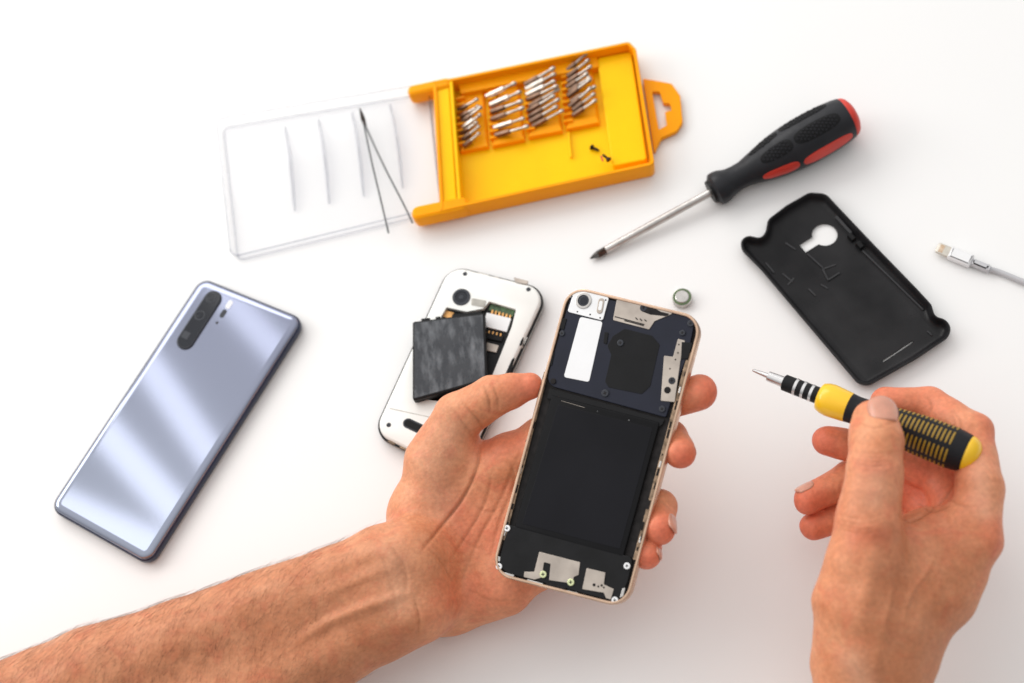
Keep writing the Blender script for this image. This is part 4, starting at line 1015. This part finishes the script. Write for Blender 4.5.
def right_hand():
    z = lambda x, y, h: W(*Z2((x, y))[0], h)
    idx = [(z(474, 385, 72), 13), (z(492, 285, 74), 11.2), (z(474, 168, 66), 10.2), (z(388, 112, 57), 8.8), (z(300, 106, 56), 8.0)]
    mid = [(z(465, 400, 58), 12), (z(415, 262, 46), 10), (z(268, 205, 46), 8.8), (z(178, 186, 50), 7.7)]
    rng_ = [(z(440, 430, 46), 12), (z(370, 300, 34), 10), (z(228, 262, 36), 8.8), (z(140, 306, 42), 7.6)]
    pky = [(z(415, 470, 36), 11), (z(330, 360, 26), 9), (z(240, 330, 28), 7.8), (z(150, 362, 32), 7.0)]
    th = [(z(258, 430, 86), 16.5), (z(263, 345, 92), 15.0), (z(276, 250, 98), 12.6), (z(279, 190, 98), 12.2), (z(277, 165, 95), 11.4), (z(275, 147, 93), 10.8)]
    palm = [
        (z(258, 430, 84), z(255, 520, 74), 17, 20),
        (z(255, 520, 72), z(262, 640, 60), 23, 24),
        (z(465, 388, 66), z(400, 480, 62), 15.5, 18),
        (z(402, 478, 60), z(295, 620, 54), 19.5, 20),
        (z(395, 400, 60), z(335, 500, 62), 18, 21),
        (z(340, 420, 68), z(300, 560, 64), 17, 24),
        (z(412, 425, 46), z(315, 560, 46), 16, 19),
        (z(262, 640, 58), z(258, 760, 50), 24, 23.5),
        (z(300, 620, 54), z(262, 760, 46), 21, 19),
        (z(268, 760, 50), z(290, 1000, 44), 24, 33),
        (z(272, 760, 46), z(325, 1000, 40), 19, 31),
    ]
    tips = [(z(278, 110, 90), 14, .5), (z(300, 100, 56), 16, .75), (z(160, 188, 50), 18, .95), (z(125, 312, 42), 18, .95), (z(135, 368, 30), 17, .95), (z(370, 290, 40), 40, .75), (z(260, 350, 95), 26, .22), (z(400, 110, 57), 25, .55), (z(495, 170, 66), 16, .4)]
    g = []
    for dy in (-12, -5, 3, 11): g.append((Z2((238, 222 + dy), (278, 226 + dy * 1.1), (318, 220 + dy)), .32, 1.1))
    for dy in (-14, -4, 6, 15): g.append((Z2((205, 352 + dy), (250, 362 + dy), (295, 350 + dy)), .28, 1.3))
    g += [(Z2((322, 336), (345, 350), (380, 336), (420, 302), (446, 268)), .5, 1.5), (Z2((365, 315), (395, 330), (430, 322)), .5, 1.5),
          (Z2((385, 95), (392, 115), (388, 135)), .35, 1.2), (Z2((440, 128), (452, 150), (448, 175)), .35, 1.3), (Z2((430, 122), (440, 145), (436, 165)), .25, 1.2),
          (Z2((500, 250), (515, 268), (530, 268)), .3, 1.4), (Z2((420, 300), (450, 318), (480, 322)), .3, 1.5), (Z2((240, 148), (278, 158), (314, 148)), .3, 1.3)]
    bl = [(Z2((268, 400), (262, 480), (250, 560)), .9, 9), (Z2((300, 520), (285, 610), (275, 690)), .4, 6), (Z2((235, 358), (268, 366), (298, 358)), 1.5, 10), (Z2((440, 420), (400, 500), (350, 580)), .3, 5), (Z2((510, 330), (522, 370), (510, 410)), .8, 9), (Z2((400, 400), (385, 450), (350, 500), (335, 560)), .45, 2.6), (Z2((300, 440), (310, 500), (295, 570), (300, 640)), .4, 2.6)]
    g = [(p_, d_ * 1.6, w_) for p_, d_, w_ in g]; bl = [(p_, d_ * 1.5, w_) for p_, d_, w_ in bl]
    marks = [(Z2((240, 380), (290, 380)), 14, .5, 0), (Z2((255, 240), (300, 240)), 12, .45, 0), (Z2((500, 130), (515, 180)), 14, .5, 0), (Z2((525, 360), (530, 400)), 16, .5, 0), (Z2((330, 430), (320, 520), (280, 640), (270, 720)), 34, .5, 1), (Z2((420, 440), (400, 560), (330, 700)), 40, .42, 1), (Z2((250, 300), (255, 380), (240, 470)), 16, .25, 1), (Z2((230, 640), (260, 700)), 14, .3, 2), (Z2((280, 260), (275, 300)), 16, .25, 2), (Z2((490, 230), (500, 330)), 12, .3, 2)]  # brown strokes paint shade over the back and wrist; red ones are knuckles
    pp = np.array([p for c_ in [idx, mid, rng_, pky, th] for p, _r in c_] + [p[0] for p in palm] + [p[1] for p in palm]); lo = pp.min(0) - 40; hi = pp.max(0) + 40
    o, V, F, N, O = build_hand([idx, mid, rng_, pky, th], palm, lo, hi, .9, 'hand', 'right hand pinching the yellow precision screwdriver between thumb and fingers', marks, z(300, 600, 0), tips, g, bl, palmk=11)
    ax = np.array(th[5][0]) - np.array(th[4][0]); c0 = z(282, 150, 94)
    nail(o, O, c0, ax, CZ * 1 - CX * .0, 15.0, 15, 11.2, .7)
    a, b_ = np.array(rng_[-2][0]), np.array(rng_[-1][0]); nail(o, O, b_ , b_ - a, CY * .9 - CX * .6 + CZ * .25, 9.5, 10, 7.6, .25)
right_hand()

# ------------------------------------------------------------------ light
w = bpy.data.worlds.new('World'); SC.world = w; w.use_nodes = True; nt = w.node_tree; bg = nt.nodes['Background']
bg.inputs['Color'].default_value = (1, .992, .982, 1); bg.inputs['Strength'].default_value = 1.0
# soft room light: brightest above and beyond the table, dim on the side of the person who holds the tools
def lamp(name, loc, target, sx, sy, power, col=(1, 1, 1), roll=0):
    ld = bpy.data.lights.new(name, 'AREA'); ld.shape = 'RECTANGLE'; ld.size = sx; ld.size_y = sy; ld.energy = power; ld.color = col
    o = bpy.data.objects.new(name, ld); COL.objects.link(o); o.location = loc
    d = Vector(target) - Vector(loc); q = d.to_track_quat('-Z', 'Y'); o.rotation_euler = (q.to_matrix() @ Matrix.Rotation(roll, 3, 'Z')).to_euler(); return o

LEFT = -CX.copy(); LEFT[2] = 0; LEFT /= np.linalg.norm(LEFT); UPI = CY.copy(); UPI[2] = 0; UPI /= np.linalg.norm(UPI)
g_ = LEFT * .30 + UPI * .60 + np.array([0, 0, .75]); g_ /= np.linalg.norm(g_)
tcw = nt.nodes.new('ShaderNodeTexCoord'); vm = nt.nodes.new('ShaderNodeVectorMath'); vm.operation = 'DOT_PRODUCT'; vm.inputs[1].default_value = tuple(g_)
mrw = nt.nodes.new('ShaderNodeMapRange'); mrw.interpolation_type = 'SMOOTHSTEP'; mrw.inputs['From Min'].default_value = -.1; mrw.inputs['From Max'].default_value = .95; mrw.inputs['To Min'].default_value = .40; mrw.inputs['To Max'].default_value = 1.14
nt.links.new(tcw.outputs['Generated'], vm.inputs[0]); nt.links.new(vm.outputs['Value'], mrw.inputs['Value']); nt.links.new(mrw.outputs[0], bg.inputs['Strength'])
k1 = LEFT * .75 + UPI * 1.15; k2 = LEFT * 1.5 + UPI * .4
lamp('window_softbox', (k1[0], k1[1], 1.05), (0, 0, 0), 1.3, .8, 10.5, (1, .985, .96))
lamp('side_softbox', (k2[0], k2[1], .8), (-.05, 0, 0), .9, .7, 9, (1, .985, .96))
def mirror_at(px, py, H):
    p = W(px, py, 8); d = ray(px, py); d = d / np.linalg.norm(d); d[2] = -d[2]; t = (H - 8) / d[2]; return (p + d * t) * S
# overhead tube lamps whose reflections band the silver phone
for (a, b, wpx, rad) in ((ZC((215, 170))[0], ZC((425, 475))[0], 27, 2.0), (ZC((90, 300))[0], ZC((350, 595))[0], 30, 2.1), (ZC((0, 520))[0], ZC((320, 670))[0], 38, 2.1), (ZC((400, 30))[0], ZC((600, 250))[0], 26, 1.7)):
    A = mirror_at(*a, 1300); B = mirror_at(*b, 1300); c = (A + B) / 2; d = B - A; ln = float(np.linalg.norm(d)); wd = wpx * .62 * 2.65 * S
    o = lamp('tube_lamp', c, (c[0], c[1], 0), ln, wd, rad * PI * ln * wd, (1, 1, 1)); o.rotation_euler = (0, 0, math.atan2(d[1], d[0]))
SC.view_settings.view_transform = 'Standard'; SC.view_settings.look = 'None'; SC.view_settings.gamma = 1; SC.view_settings.use_curve_mapping = False
SC.view_settings.exposure = 0.0
SC.render.engine = 'CYCLES'; SC.cycles.use_denoising = True; SC.cycles.transparent_max_bounces = 24
SC.render.resolution_x = 1024; SC.render.resolution_y = 683
